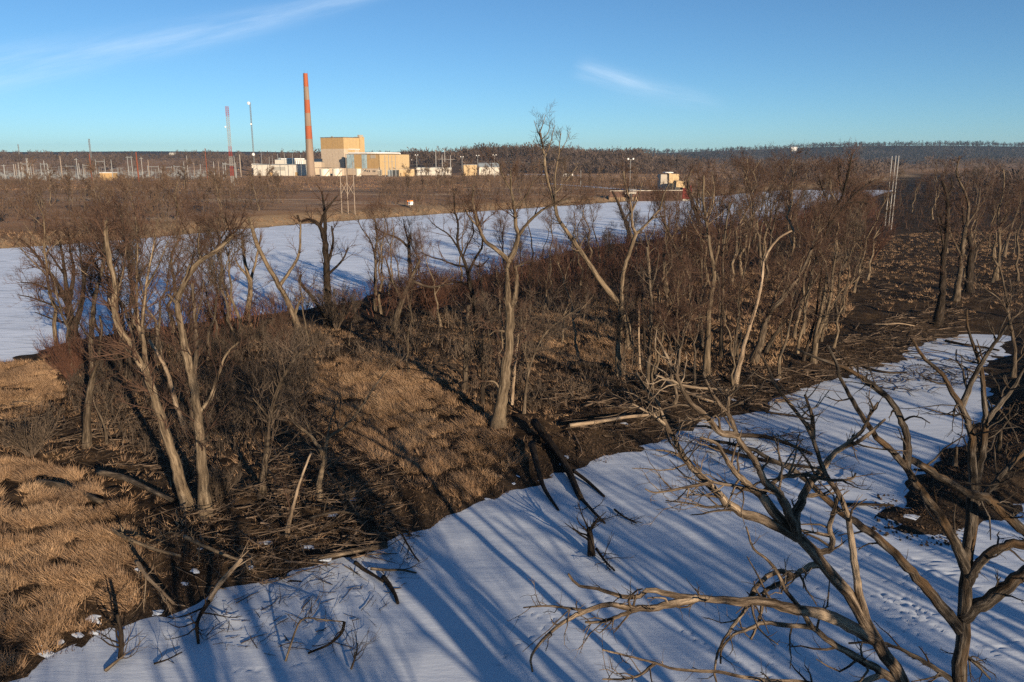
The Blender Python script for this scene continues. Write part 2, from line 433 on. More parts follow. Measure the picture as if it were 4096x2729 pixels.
def sdist(poly, x, y):                              # signed distance, negative inside
    sh = x.shape; x, y = x.ravel(), y.ravel(); d = np.full(len(x), 1e9); ins = np.zeros(len(x), bool)
    for (ax, ay), (bx, by) in zip(poly, poly[1:] + poly[:1]):
        ex, ey = bx - ax, by - ay
        q = np.clip(((x - ax) * ex + (y - ay) * ey) / max(ex * ex + ey * ey, 1e-9), 0, 1)
        d = np.minimum(d, np.hypot(x - ax - q * ex, y - ay - q * ey))
        if ay != by: ins ^= ((ay > y) != (by > y)) & (x < (bx - ax) * (y - ay) / (by - ay) + ax)
    return np.where(ins, -d, d).reshape(sh)


FX, FY = [p[0] for p in FARB], [p[1] for p in FARB]
yfar = lambda x: np.interp(x, [-420, -220] + FX + [900], [150, 165] + FY + [FY[-1] + 40])
# crests as (x, ground height): the field-and-wood ridge, the wooded hill, the far ridge
RIDGE = dict(x=[-1500, -1010, -800, -640, -480, -380, -200, -60, 60, 200, 400], h=[19, 17, 13, 18, 15, 19, 14, 12, 11, 8, 5])
HILL = dict(x=[-330, -230, -140, -80, -20, 40, 100, 140, 190, 250, 320], h=[2, 5, 9, 13, 18, 19, 16, 13, 9, 5, 2])
FARR = dict(x=[-1200, -300, 300, 520, 680, 860, 1000, 1170, 1400, 1700, 2000, 2600, 4000], h=[26, 28, 30, 34, 36, 38, 46, 56, 62, 64, 60, 58, 56])


def terrain(x, y, full=False):
    x, y = np.asarray(x, float), np.asarray(y, float)
    s, rv = sdist(SLOUGH, x, y), sdist(RIVER, x, y); lk = sdist(LAKE, x, y)
    d = np.minimum(np.minimum(s, rv), lk)
    fr = ss(0, 45, y - yfar(x))
    H = .85 + .25 * ss(4, 14, d) + 2.0 * fr
    near = 1 - ss(90, 160, np.hypot(x, y - 30))
    H = H + .5 * (vnoise(x / 9, y / 9, 1) - .5) * (1 - fr * .3) + near * (.24 * (vnoise(x / 1.9, y / 1.5, 2) - .5) + .36 * (vnoise(x / .9, y / .75, 3) - .5)) * ss(.5, 3, d)
    jag = 2.2 * (vnoise(x / 2.6, y / 2.6, 4) - .5) + 1.5 * (vnoise(x / .9, y / .9, 5) - .5)
    z = -.35 + (H + .35) * ss(-2.8, 6.5, d + jag * np.clip(1 - d / 9, 0, 1))
    z = np.where(d < -4, -.35, z)
    z = z + np.interp(x, RIDGE['x'], RIDGE['h']) * ss(1020, 1650, y + 70 * vnoise(x / 170, y / 170, 8)) * (1 + .25 * (vnoise(x / 240, y / 240, 9) - .5))
    z = z + np.interp(x, HILL['x'], HILL['h']) * ss(930, 1150, y) * (1 - ss(1250, 1500, y))
    z = z + np.interp(x, FARR['x'], FARR['h']) * ss(2300, 3300, y)
    if full: return z, s, rv, d, fr
    return z


hz = lambda x, y: float(terrain(np.array([x]), np.array([y]))[0])


def axis(lo, a, b_, hi, st, mid, lo_mid, hi_mid, gr):
    v = list(np.arange(a, b_, st)); s = st; p = v[-1]
    while p < hi: s = min(s * 1.1, mid) if p < hi_mid else s * gr; p += s; v.append(p)
    s = st; p = a; pre = []
    while p > lo: s = min(s * 1.1, mid) if p > lo_mid else s * gr; p -= s; pre.append(p)
    return np.array(pre[::-1] + v)


gx, gy = axis(-7000, -42, 46, 7000, .52, 2.0, -140, 150, 1.085), axis(-300, 20, 90, 8000, .52, 2.0, -40, 260, 1.05)
X, Y = np.meshgrid(gx, gy)
Z, sd, rd, dd, farf = terrain(X, Y, True)
ny, nx = X.shape
i, j = np.meshgrid(np.arange(ny - 1), np.arange(nx - 1), indexing='ij')
k = (i * nx + j)
me = mesh('ground', np.stack([X, Y, Z], -1), [np.stack([k, k + 1, k + nx + 1, k + nx], -1).reshape(-1, 4)], 'ground')
mudv = (1 - ss(.2, 1, (sd + 2.2 * (vnoise(X / 3, Y / 3, 11) - .5)) / (2.2 + 4.5 * ss(-6, 10, X)))) * .95
mudv = np.maximum(mudv, (1 - ss(0, 2.5, rd)) * (1 - farf) * .6)
mudv = np.maximum(mudv, .75 * ss(14, 24, X) * (1 - ss(70, 110, Y)) * (1 - ss(6, 20, sd)) * ss(40, 44, Y))
pale = (1 - ss(1, 14, np.abs(rd - 6))) * (farf < .6) * (Y > yfar(X)) * .8
woodv = np.maximum(ss(2100, 2350, Y), ss(930, 980, Y) * (1 - ss(1250, 1400, Y)) * ss(5, 9, np.interp(X, HILL['x'], HILL['h'])) * .8)
for nm, arr in (('wood', woodv), ('mud', mudv), ('far', farf), ('pale', pale)):
    a_ = me.attributes.new(nm, 'FLOAT', 'POINT'); a_.data.foreach_set('value', arr.astype(np.float32).ravel())
link('ground', me, kind='structure', label='dry brown flood plain and low hills')

# ------------------------------------------------------------------ snow on the ice
PRINTS = []


def track(fr, pts, gap=.42):
    P = resample(np.array([G(*F(fr, *p))[:2] for p in pts]), 200)
    s = np.concatenate([[0], np.cumsum(np.linalg.norm(np.diff(P, axis=0), axis=1))])
    for n_, q in enumerate(np.arange(0, s[-1], gap)):
        p = np.array([np.interp(q, s, P[:, 0]), np.interp(q, s, P[:, 1])])
        PRINTS.append((*(p + rng.normal(size=2) * .03 + (.07 if n_ % 2 else -.07)), .10, rng.uniform(.05, .08)))


track('Z8', [(0, 1490), (60, 1420), (160, 1360), (230, 1300), (300, 1270), (440, 1220)])
track('Z8', [(0, 1365), (50, 1320), (110, 1290), (200, 1300)])
track('Z8', [(1110, 1350), (1150, 1300), (1280, 1200), (1360, 1150), (1450, 1080), (1530, 1040)])
track('Z8', [(1110, 1540), (1115, 1450), (1110, 1360)]); track('Z8', [(750, 1350), (850, 1420), (980, 1500), (1060, 1540)])
track('Z8', [(1250, 620), (1320, 590), (1440, 545)]); track('Z8', [(1400, 640), (1500, 655), (1600, 665), (1690, 690)])
track('Z6', [(1330, 1190), (1480, 1160), (1600, 1140), (1760, 1090)]); track('Z6', [(1450, 1500), (1620, 1495), (1800, 1470), (1960, 1400), (2040, 1320), (2090, 1240)])
track('Z6', [(1000, 1210), (1150, 1220), (1330, 1270)]); track('M', [(990, 1450), (1050, 1400), (1110, 1330), (1160, 1260)]); track('M', [(640, 1540), (760, 1530), (880, 1500)])
for cx_, cy_, sx_, sy_, n_ in ((1660, 1290, 90, 60, 85), (1780, 1070, 90, 40, 70), (1700, 1180, 60, 40, 40), (1950, 1180, 60, 60, 30), (2050, 1300, 70, 80, 40)):
    for _ in range(n_):
        p = G(*F('Z8', cx_ + rng.normal() * sx_, cy_ + rng.normal() * sy_)); PRINTS.append((p[0], p[1], rng.uniform(.07, .13), rng.uniform(.04, .09)))
sxs, sys_ = axis(-60, -13, 19, 118, .13, 2.5, -15, 22, 1.2), axis(-30, 26.5, 46, 92, .13, 2.5, 25, 48, 1.2)
SX, SY = np.meshgrid(sxs, sys_); SZ = .07 * (vnoise((SX + SY * .6) / 4.2, (SY - SX * .3) / 1.5, 20) - .5) + .012 * (vnoise(SX / .8, SY / .6, 21) - .5)
for px_, py_, r_, dp in PRINTS:
    i0, i1 = np.searchsorted(sys_, (py_ - .4, py_ + .4)); j0, j1 = np.searchsorted(sxs, (px_ - .4, px_ + .4))
    if i1 > i0 and j1 > j0:
        q = np.hypot(SX[i0:i1, j0:j1] - px_, SY[i0:i1, j0:j1] - py_) / r_
        SZ[i0:i1, j0:j1] += -dp * np.exp(-q ** 2) + .3 * dp * np.exp(-((q - 1.5) / .45) ** 2)


def sheet(name, X, Y, Z, mat, poly, pad, label):
    ny, nx = X.shape; i, j = np.meshgrid(np.arange(ny - 1), np.arange(nx - 1), indexing='ij'); k = (i * nx + j)
    keep = sdist(poly, (X[:-1, :-1] + X[1:, 1:]) / 2, (Y[:-1, :-1] + Y[1:, 1:]) / 2) < pad
    f = np.stack([k, k + 1, k + nx + 1, k + nx], -1)[keep]
    used, inv = np.unique(f.ravel(), return_inverse=True)
    V = np.stack([X, Y, Z], -1).reshape(-1, 3)[used]
    return link(name, mesh(name, V, [inv.reshape(-1, 4)], mat), kind='structure', label=label)


sheet('frozen_slough', SX, SY, SZ, 'snow', SLOUGH, 5, 'snow covered ice of the narrow slough')
rx, ry = axis(-430, -80, 120, 520, 1.5, 8, -80, 120, 1.1), axis(25, 70, 260, 520, 1.5, 8, 70, 260, 1.1)
RX, RY = np.meshgrid(rx, ry)
sheet('frozen_river', RX, RY, .05 * (vnoise(RX / 9, RY / 3, 22) - .5) + .0, 'river_snow', RIVER, 9, 'wide frozen river under wind blown snow')
lx, ly = np.meshgrid(np.linspace(min(p[0] for p in LAKE) - 8, max(p[0] for p in LAKE) + 8, 30), np.linspace(min(p[1] for p in LAKE) - 8, max(p[1] for p in LAKE) + 8, 40))
sheet('frozen_backwater', lx, ly, lx * 0, 'river_snow', LAKE, 12, 'far snow covered backwater')


def ribbon(name, pts, wid, mat, label, lift=.25, n=60):
    P = resample(np.array(pts), n); T = unit(np.gradient(P, axis=0)); S = np.stack([-T[:, 1], T[:, 0]], 1)
    W = np.linspace(-.5, .5, 4) * wid
    V = np.array([(*(p + s * q), 0) for p, s in zip(P, S) for q in W]); V[:, 2] = terrain(V[:, 0], V[:, 1]) + lift
    f = [(i * 4 + j, i * 4 + j + 1, i * 4 + 5 + j, i * 4 + 4 + j) for i in range(n - 1) for j in range(3)]
    return link(name, mesh(name, V, [f], mat), kind='structure', label=label)


ribbon('frozen_inlet', Uw([(1250, 423), (1310, 427), (1400, 434), (1500, 441), (1600, 449)], 2.9), 7, 'river_snow', 'thin strip of snowy ice on far bank', .12)
ribbon('snowy_yard', Uw([(1150, 403), (1240, 402), (1330, 404)], 2.9), 10, 'river_snow', 'thin snow in the yard', .15)
ribbon('dirt_road', [(-300, 1090), (-200, 1075), (-100, 1085), (0, 1060), (40, 1040)], 7, 'gravel', 'pale dirt road along the hill', .5)
ribbon('gravel_track', Uw([(-100, 424), (200, 420), (430, 412), (560, 409), (700, 408), (850, 406), (1000, 404), (1150, 404)], 3), 9, 'gravel', 'pale gravel track in front of the plant', .2)

# ------------------------------------------------------------------ power station and the far bank
GZ = 3.0


def along(P, d, u, z=GZ):           # how far from P in direction d the photo column u is met
    a = (u - 2048) / FPX
    k = a * cos(PITCH)
    return (k * P[1] + a * (CAMZ - z) * sin(PITCH) - P[0]) / (d[0] - k * d[1])


def top(v, Y): return AT(2048, v, Y)[2]


def hit(u, v, lo=300.0):               # where the view ray through a photo pixel meets the ground
    Ys = np.concatenate([np.arange(lo, 1200, 4), np.arange(1200, 4500, 15)]); d = ray(u, v)
    z = terrain(Ys * d[0] / d[1], Ys); k_ = np.nonzero(CAMZ + Ys * d[2] / d[1] < z)[0]
    return Ys[k_[0]] if len(k_) else 2900.0


def part(parent, name, mat, *boxes, smooth=False, **kw):
    b_ = Buf()
    for q in boxes: b_.box(*q)
    return link(name, b_.mesh(name, mat, smooth), parent, **kw)


TH = radians(60); DR, DL = np.array([cos(TH), sin(TH)]), np.array([-sin(TH), cos(TH)])

# chimney
p = G(*F('Z2', 900, 1192), GZ); cy = p[1]
zt, zb = top(250 + 115 / 2.613, cy), hz(p[0], cy) - .5
st = thing('chimney_stack', 'tall tapering industrial chimney banded orange and weathered grey', 'chimney', (p[0], cy, zb))
r0, r1, hh = 87 / 2.613 * pxm(cy, 3) / 2, 44 / 2.613 * pxm(cy, 96) / 2, zt - zb
cuts = [0] + [1 - (q - 115) / 1077 for q in (790, 655, 520, 385, 250)] + [1]
for n_ in range(6):
    a, b_ = cuts[n_], cuts[n_ + 1]; bf = Buf()
    ra, rb = r0 + (r1 - r0) * a, r0 + (r1 - r0) * b_
    bf.lathe([(ra, a * hh), (rb, b_ * hh)], 40)
    bf.lathe([(rb + .02, b_ * hh - .25), (rb + .12, b_ * hh - .2), (rb + .12, b_ * hh - .02), (rb + .0, b_ * hh)], 40)
    if n_ == 5: bf.lathe([(rb + .02, hh), (rb - .45, hh), (rb - .45, hh - 4)], 40)
    link('band', bf.mesh('band', ('stack_grey', 'stack_orange')[n_ % 2]), st)
bf = Buf().tubes([[(-r0 * .7 - .5, -r0 * .72, 0), (-r1 * .7 - .35, -r1 * .75, hh)]], [[.18, .18]], 4)
for q in np.linspace(0, 1, 30): bf.box(-(r0 + (r1 - r0) * q) * .7 - .8, -(r0 + (r1 - r0) * q) * .7 - .2, -(r0 + (r1 - r0) * q) * .72 - .3, -(r0 + (r1 - r0) * q) * .72 + .3, q * hh - .06, q * hh + .06)
link('ladder', bf.mesh('ladder', 'dark_eq', False), st)
for q in (0, 2.1, 4.2): link('lightning_rod', Buf().tubes([[(r1 * cos(q), r1 * sin(q), hh), (r1 * cos(q), r1 * sin(q), hh + 2.5)]], [[.06, .03]], 4).mesh('lightning_rod', 'dark_eq', False), st)

# reactor building: local +x runs along the sunny face, +y along the shaded one, corner at the origin
C = np.array([*AT(900 + 1253 / 2.613, 690, 893)[:2]]); C[0] = AT(900 + 1253 / 2.613, 690, 893)[0]
L = along(C, DL, 900 + 1007 / 2.613, 20); W = along(C, DR, 900 + 1404 / 2.613, 30)
H = top(250 + 785 / 2.613, C[1]) - GZ; zc = top(250 + 902 / 2.613, C[1]) - GZ
rb = thing('reactor_building', 'tall windowless tan reactor building with paler lower walls', 'building', (C[0], C[1], GZ), TH)
part(rb, 'core', 'joint', (.12, W - .1, .12, L - .1, -2, H - .3))
for n_ in range(4):
    y0, y1 = L * n_ / 4 + .12, L * (n_ + 1) / 4 - .12
    part(rb, 'panel', 'tan_wall', (0, .4, y0, y1, zc, H)); part(rb, 'panel', 'pale_wall', (.02, .4, y0, y1, -2, zc - .03))
for n_ in range(5):
    x0, x1 = W * n_ / 5 + .04, W * (n_ + 1) / 5 - .03
    part(rb, 'panel', 'sunlit_tan_wall', (x0, x1, 0, .4, zc, H)); part(rb, 'panel', 'pale_wall', (x0, x1, .02, .4, -2, zc - .03))  # sunny face takes the lighter tan, its sunlight painted in
part(rb, 'roof_edge', 'roof_dark', (-.15, W + .15, -.15, .5, H + .004, H + .55), (-.15, .5, .5, L + .15, H + .004, H + .55), (.5, W + .15, L - .5, L + .15, H + .004, H + .55), (W - .4, W + .15, .5, L - .5, H + .004, H + .55))
part(rb, 'roof', 'roof_dark', (.5, W - .5, .5, L - .5, H - .29, H + .1))
part(rb, 'patch_panel', 'sunlit_tan_wall', (W * .25, W * .7, -.12, 0, zc - 5.2, zc - 1.2))
part(rb, 'ledge', 'white_paint', (W * .28, W * 1.0, -.9, -.02, zc - .75, zc - .1))
part(rb, 'vent_box', 'grey_metal', (3, 4.5, L * .55, L * .62, H + .1, H + 1.6))
wt = along(C + DR * W, DR, 900 + 1452 / 2.613, 30)
tw = part(rb, 'stair_tower', 'sunlit_tan_wall', (W + .02, W + wt, -1.2, 8, -2, H + .9))
part(tw, 'tower_vent', 'concrete', *[(W + .6 + k_ * wt * .28, W + .6 + (k_ + 1) * wt * .28 - .25, -.4, 2.4, H + .9, H + 3.4) for k_ in range(3)])
part(tw, 'cornice', 'concrete', (W - .1, W + wt + .15, -1.4, 8.1, H + .9, H + 1.25))

# turbine hall
C2 = G(900 + 1620 / 2.613, 250 + 1178 / 2.613, GZ)[:2]; C2 = np.array([AT(900 + 1620 / 2.613, 700, 852)[0], 852.0])
L2, W2 = along(C2, DL, 1200 + 886 / 4.708, 12), along(C2, DR, 1200 + 2061 / 4.708, 12)
H2 = top(540 + 368 / 4.708, C2[1]) - GZ; zl = top(540 + 634 / 4.708, C2[1]) - GZ
th = thing('turbine_hall', 'long tan turbine hall with two blue grey wall strips and roof pipe', 'building', (*C2, GZ), TH)
part(th, 'core', 'joint', (.12, W2 - .1, .12, L2 - .1, -2, H2 - .3))
edges = [1510, 1385, 1262, 1165, 1143, 1022, 888]
ys = [along(C2, DL, 1200 + e / 4.708, 15) for e in edges]; ys[0], ys[-1] = .0, L2
for n_, mt in enumerate(('tan_wall', 'tan_wall', 'blue_insul', 'tan_wall', 'tan_wall', 'blue_insul')):
    part(th, 'panel', mt, (-.12 if mt == 'blue_insul' else 0, .4, ys[n_] + .1, ys[n_ + 1] - .08, zl, H2))
for n_ in range(6): part(th, 'base_panel', 'pale_wall', (.02, .4, L2 * n_ / 6 + .08, L2 * (n_ + 1) / 6 - .06, -2, zl - .05))
nx_ = 7
for n_ in range(nx_):
    x0, x1 = W2 * n_ / nx_ + .03, W2 * (n_ + 1) / nx_ - .02
    part(th, 'panel', 'cream_wall' if n_ > 3 else 'sunlit_tan_wall', (x0, x1, 0, .4, zl, H2)); part(th, 'base_panel', 'cream_wall', (x0, x1, .02, .4, -2, zl - .05))  # sunny face painted lighter than the shaded one, cream towards its far end
part(th, 'roof_edge', 'roof_dark', (-.12, W2 + .1, -.12, .5, H2 + .004, H2 + .35), (-.12, .5, .5, L2 + .1, H2 + .004, H2 + .35), (.5, W2, L2 - .4, L2 + .1, H2 + .004, H2 + .35))
part(th, 'roof', 'gravel', (.5, W2 - .3, .5, L2 - .4, H2 - .29, H2 + .1))
va, vb = [along(C2, DL, 1200 + e / 4.708, 15) for e in (1428, 1332)]
part(th, 'vent_grille', 'concrete', (-.18, -.004, va, vb, H2 - 4.0, H2 - .7))
gv = [along(C2, DL, 1200 + e / 4.708, 6) for e in (1240, 1190)]
part(th, 'grille', 'dark_eq', (-.15, .0, gv[0], gv[1], zl - 3, zl - 1.2))
for e in (1272, 1312, 1385, 1418):
    q = along(C2, DL, 1200 + e / 4.708, 6); part(th, 'wall_vent', 'dark_eq', (-.5, .0, q - .35, q + .35, zl - 3.6, zl - 1.8))
part(th, 'downpipe', 'roof_dark', (-.25, -.02, .02, .3, 1, H2))
# the pipe along the roof
a0 = np.array([2.0, L2 * .97, H2 + 1.5]); a1 = np.array([3.0, 1.5, H2 + 1.5]); a2 = np.array([W2 * .7, 1.6, H2 + 1.5])
pts = np.array([a0, (a0 + a1) / 2, a1, (a1 + a2) / 2, a2, a2 + [1.2, 0, -.4], a2 + [1.5, 0, -1.5]])
link('roof_pipe', Buf().tubes(pts, np.full(7, .8), 10).mesh('roof_pipe', 'white_paint'), th)
for q in np.linspace(.03, .97, 9): m_ = a0 + (a1 - a0) * q; part(th, 'pipe_support', 'concrete', (m_[0] - .5, m_[0] + .5, m_[1] - .25, m_[1] + .25, H2 + .1, H2 + .8))

# white service buildings to the left
def building(name, label, frame, x0, x1, yt, yb, wall, roof='roof_grey', depth=14.0, rz=radians(-8), Yd=None, extra=None, gable=0.0, z=None):
    u0, v0 = F(frame, x0, yb); u1, _ = F(frame, x1, yb); _, vt = F(frame, x0, yt)
    if Yd == 'hit': Yd = hit((u0 + u1) / 2, v0)
    p0 = G(u0, v0, GZ) if Yd is None else AT(u0, v0, Yd)
    zz = hz(p0[0], p0[1]) if z is None else z
    d = np.array([cos(rz), sin(rz)]); Wd = abs(along(p0[:2], d, u1, zz + 2)); Hh = max(top(vt, p0[1]) - zz, 1.0)
    o = thing(name, label, 'building', (p0[0], p0[1], zz), rz)
    npan = max(1, int(Wd / 9))
    part(o, 'core', 'joint', (.1, Wd - .1, .1, depth - .1, -2, Hh - .2))
    for n_ in range(npan): part(o, 'panel', wall, (Wd * n_ / npan + .03, Wd * (n_ + 1) / npan - .02, 0, .3, -2, Hh))
    part(o, 'side_wall', wall, (0, .29, .31, depth, -2, Hh - .004)); part(o, 'side_wall', wall, (Wd - .3, Wd, .31, depth, -2, Hh - .004))
    if gable:
        link('roof', Buf().prism([(-.3, Hh + .02), (depth + .3, Hh + .02), (depth / 2, Hh + gable)], 'x', -.3, Wd + .3).mesh('roof', roof, False), o)
    else: part(o, 'roof', roof, (-.15, Wd + .15, -.15, depth + .1, Hh + .004, Hh + .4))
    if extra: extra(o, Wd, Hh)
    return o


def ex1(o, Wd, Hh):
    a, b_ = Wd * .335, Wd * .6
    part(o, 'louvre_bank', 'concrete', (a, b_, -.15, -.004, Hh - 6.0, Hh - 2.2))
    for q in np.linspace(.5, 3.6, 8): part(o, 'louvre', 'grey_metal', (a + .2, b_ - .2, -.3, -.152, Hh - 6.0 + q - .05, Hh - 6.0 + q + .12))
    for q in (.3, .79): part(o, 'door', 'tan_wall', (Wd * q, Wd * q + 3.2, -.12, -.004, 0, 3.4)); part(o, 'door_frame', 'joint', (Wd * q - .2, Wd * q, -.16, -.004, 0, 3.6))
    part(o, 'parapet', 'joint', (-.1, Wd + .1, -.2, 0, Hh - .35, Hh - .02))


building('service_building', 'long white service building with a grey louvre bank left of chimney', 'Z2', 300, 853, 1068, 1184, 'white_wall', depth=22, rz=radians(-6), Yd=835, extra=ex1)


def ex2(o, Wd, Hh):
    for q in (.70, .76, .82, .88): part(o, 'duct', 'white_paint', (Wd * q, Wd * q + Wd * .035, -1.6, -.004, Hh * .3, Hh - .5))
    link('roof_pipe', Buf().tubes([[(Wd * .2, .8, Hh + 1), (Wd * .5, .8, Hh + 1.1), (Wd * .95, .8, Hh + 1)]], [[.7, .7, .7]], 10).mesh('roof_pipe', 'white_paint'), o)
    part(o, 'roof_unit', 'grey_metal', (Wd * .1, Wd * .16, 2, 6, Hh + .4, Hh + 2.2))


building('upper_service_block', 'taller white block with ducts behind the long service building', 'Z2', 530, 850, 1020, 1170, 'white_wall', depth=18, rz=radians(-6), Yd=866, extra=ex2)
building('link_block', 'small cream block between the chimney and the reactor building', 'Z2', 940, 1012, 1042, 1170, 'pale_wall', depth=10, rz=radians(-6), Yd=875)
building('dark_annex', 'dark navy roofed annex between chimney and reactor building', 'Z2', 930, 1010, 1012, 1100, 'navy', 'navy', depth=8, rz=radians(-6), Yd=905)
building('pump_house', 'low cream block behind the white tank nearest the chimney', 'Z2', 945, 1078, 1104, 1176, 'pale_wall', 'roof_dark', depth=10, rz=radians(-6), Yd=846)
building('valve_house', 'low brown roofed block behind the second white tank', 'Z2', 1085, 1245, 1106, 1176, 'pale_wall', 'roof_dark', depth=8, rz=radians(-4), Yd=842)


def ex3(o, Wd, Hh):
    part(o, 'door', 'tan_wall', (Wd * .28, Wd * .48, -.12, -.004, 0, 4.0)); part(o, 'opening', 'joint', (Wd * .08, Wd * .14, -.1, -.004, .5, 3.5))


building('cream_annex', 'low cream annex in front of the turbine hall sunny side', 'Z2', 1820, 1980, 1118, 1188, 'cream_wall', 'concrete', depth=12, rz=radians(6), Yd=800, extra=ex3)


def tank(x0, x1, yt, yb, Yd, label, rail='concrete', dome=.9):
    u0, v0 = F('Z2', x0, yb); u1, vt = F('Z2', x1, yt)
    pa, pb = AT(u0, v0, Yd), AT(u1, v0, Yd); r_ = (pb[0] - pa[0]) / 2; cx = (pa[0] + pb[0]) / 2
    z0 = hz(cx, Yd); h_ = top(vt, Yd) - z0
    o = thing('storage_tank', label, 'tank', (cx, Yd + r_, z0), 0, 'white storage tanks at the plant')
    link('shell', Buf().lathe([(r_, -1), (r_, h_)], 36).mesh('shell', 'tank_white'), o)
    link('roof', Buf().lathe([(r_ + .08, h_), (r_ + .08, h_ + .12), (r_ * .5, h_ + dome * .7), (.01, h_ + dome)], 36).mesh('roof', 'tank_white'), o)
    bf = Buf()
    for q in np.linspace(0, 2 * pi, 18, endpoint=False): bf.tubes([[(r_ * cos(q), r_ * sin(q), h_), (r_ * cos(q), r_ * sin(q), h_ + 1.1)]], [[.05, .05]], 4)
    bf.lathe([(r_, h_ + 1.05), (r_ + .06, h_ + 1.1), (r_, h_ + 1.15)], 36)
    link('railing', bf.mesh('railing', rail, False), o)
    link('stair', Buf().prism([(0, 0), (.9, 0), (h_ * .9 + .9, h_), (h_ * .9, h_)], 'y', -r_ - .9, -r_ - .1).mesh('stair', 'concrete', False), o, (r_ * .1, 0, 0))


tank(980, 1086, 1118, 1172, 812, 'squat white storage tank just right of the chimney base')
tank(1113, 1212, 1114, 1173, 812, 'squat white storage tank in front of reactor building, second from chimney')
tank(1365, 1420, 1114, 1181, 806, 'narrow white tank with yellow railing before the turbine hall', 'yellow', .4)

# yard equipment
def equip(frame, x0, x1, yt, yb, Yd, mat, label):
    u0, v0 = F(frame, x0, yb); u1, vt = F(frame, x1, yt); pa, pb = AT(u0, v0, Yd), AT(u1, v0, Yd)
    z0 = hz(pa[0], Yd); h_ = max(top(vt, Yd) - z0, .8); w_ = pb[0] - pa[0]
    o = thing('transformer', label, 'transformer', (pa[0], Yd, z0)); part(o, 'body', mat, (0, w_, 0, 4, -.5, h_ * .72))
    for n_ in range(5): part(o, 'radiator', mat, (w_ * (.08 + n_ * .18), w_ * (.17 + n_ * .18), -.8, -.02, .2, h_ * .62))
    for n_ in range(3): link('bushing', Buf().lathe([(.25, h_ * .72), (.16, h_), (.02, h_)], 8, (w_ * (.25 + .25 * n_), 1.5)).mesh('bushing', 'concrete'), o)


equip('Z2', 1700, 1745, 1100, 1178, 792, 'grey_metal', 'grey transformer beside the tall poles before the hall')
equip('Z2', 1752, 1815, 1098, 1184, 790, 'dark_eq', 'dark transformer left of the cream annex')
equip('Z2', 1596, 1636, 1096, 1172, 800, 'concrete', 'pale peaked roof unit at the turbine hall corner')


# ------------------------------------------------------------------ poles, masts and gantries
def pole(name, label, frame, x, yt, yb, wpx, mat, cat='pole', Yd=None, group=None, taper=.7, arms=(), z=None, lamp=None):
    u, v = F(frame, x, yb); _, vt = F(frame, x, yt)
    p = G(u, v, GZ) if Yd is None else AT(u, v, Yd)
    z0 = hz(p[0], p[1]) if z is None else z
    r_ = max(wpx / FR[frame][2] * pxm(p[1], 5) / 2, .05); h_ = top(vt, p[1]) - z0
    o = thing(name, label, cat, (p[0], p[1], z0), 0, group)
    link('shaft', Buf().tubes([[(0, 0, -.6), (0, 0, h_ / 2), (0, 0, h_)]], [[r_, r_ * (1 + taper) / 2, r_ * taper]], 8).mesh('shaft', mat), o)
    for (q, w_) in arms: part(o, 'cross_arm', mat, (-w_, w_, -.1 - r_, .1, h_ * q - .12, h_ * q + .12))
    if lamp:
        part(o, 'bracket', mat, (-lamp, lamp, -.08, .08, h_ - .2, h_ - .02))
        for s_ in (-1, 1): part(o, 'lamp_head', 'white_paint', (s_ * lamp - .35, s_ * lamp + .35, -.6, .3, h_ - .1, h_ + .7))
    return o


for k_, (x, yt, d_) in enumerate(((1220, 1045, 'left'), (1287, 958, 'tallest middle'), (1357, 1040, 'right'))):
    o = pole('timber_pole', f'{d_} one of three braced timber poles on the far bank', 'Z2', x, yt, 1535, 10, 'pole_wood', group='three timber poles across the river')
    h_ = 10
    if k_ < 2:
        gap = 67 / 2.613 * pxm(o.location.y, 5); link('brace', Buf().tubes([[(0, 0, 6.5), (gap, 0, 10.5)], [(0, 0, 10.5), (gap, 0, 6.5)]], [[.1, .1]] * 2, 4).mesh('brace', 'pole_wood'), o)
for k_, (x, yb) in enumerate(((1415, 690), (1440, 690), (1457, 712))):
    pole('white_pole', f'{("left", "middle", "right")[k_]} one of three tall white poles beyond the right grove', 'Z4', x, (210, 208, 208)[k_], yb, 6.5, 'pole_white', group='three white poles on the right', z=.8, Yd=G(*F('Z4', x, yb), .8)[1], taper=.8)
OW = ['first', 'second', 'third', 'fourth', 'fifth', 'sixth', 'seventh', 'eighth', 'ninth', 'tenth', 'eleventh', 'twelfth', 'thirteenth', 'fourteenth', 'fifteenth', 'sixteenth', 'seventeenth', 'eighteenth', 'nineteenth']
TENS = {20: ('twentieth', 'twenty'), 30: ('thirtieth', 'thirty'), 40: ('fortieth', 'forty'), 50: ('fiftieth', 'fifty'), 60: ('sixtieth', 'sixty'), 70: ('seventieth', 'seventy'), 80: ('eightieth', 'eighty'), 90: ('ninetieth', 'ninety')}


def nth(i):
    if i < 20: return OW[i - 1]
    if i > 99: return 'hundred and ' + nth(i - 100) if i > 100 else 'hundredth'
    t_, o_ = i // 10 * 10, i % 10
    return TENS[t_][0] if not o_ else TENS[t_][1] + '-' + OW[o_ - 1]


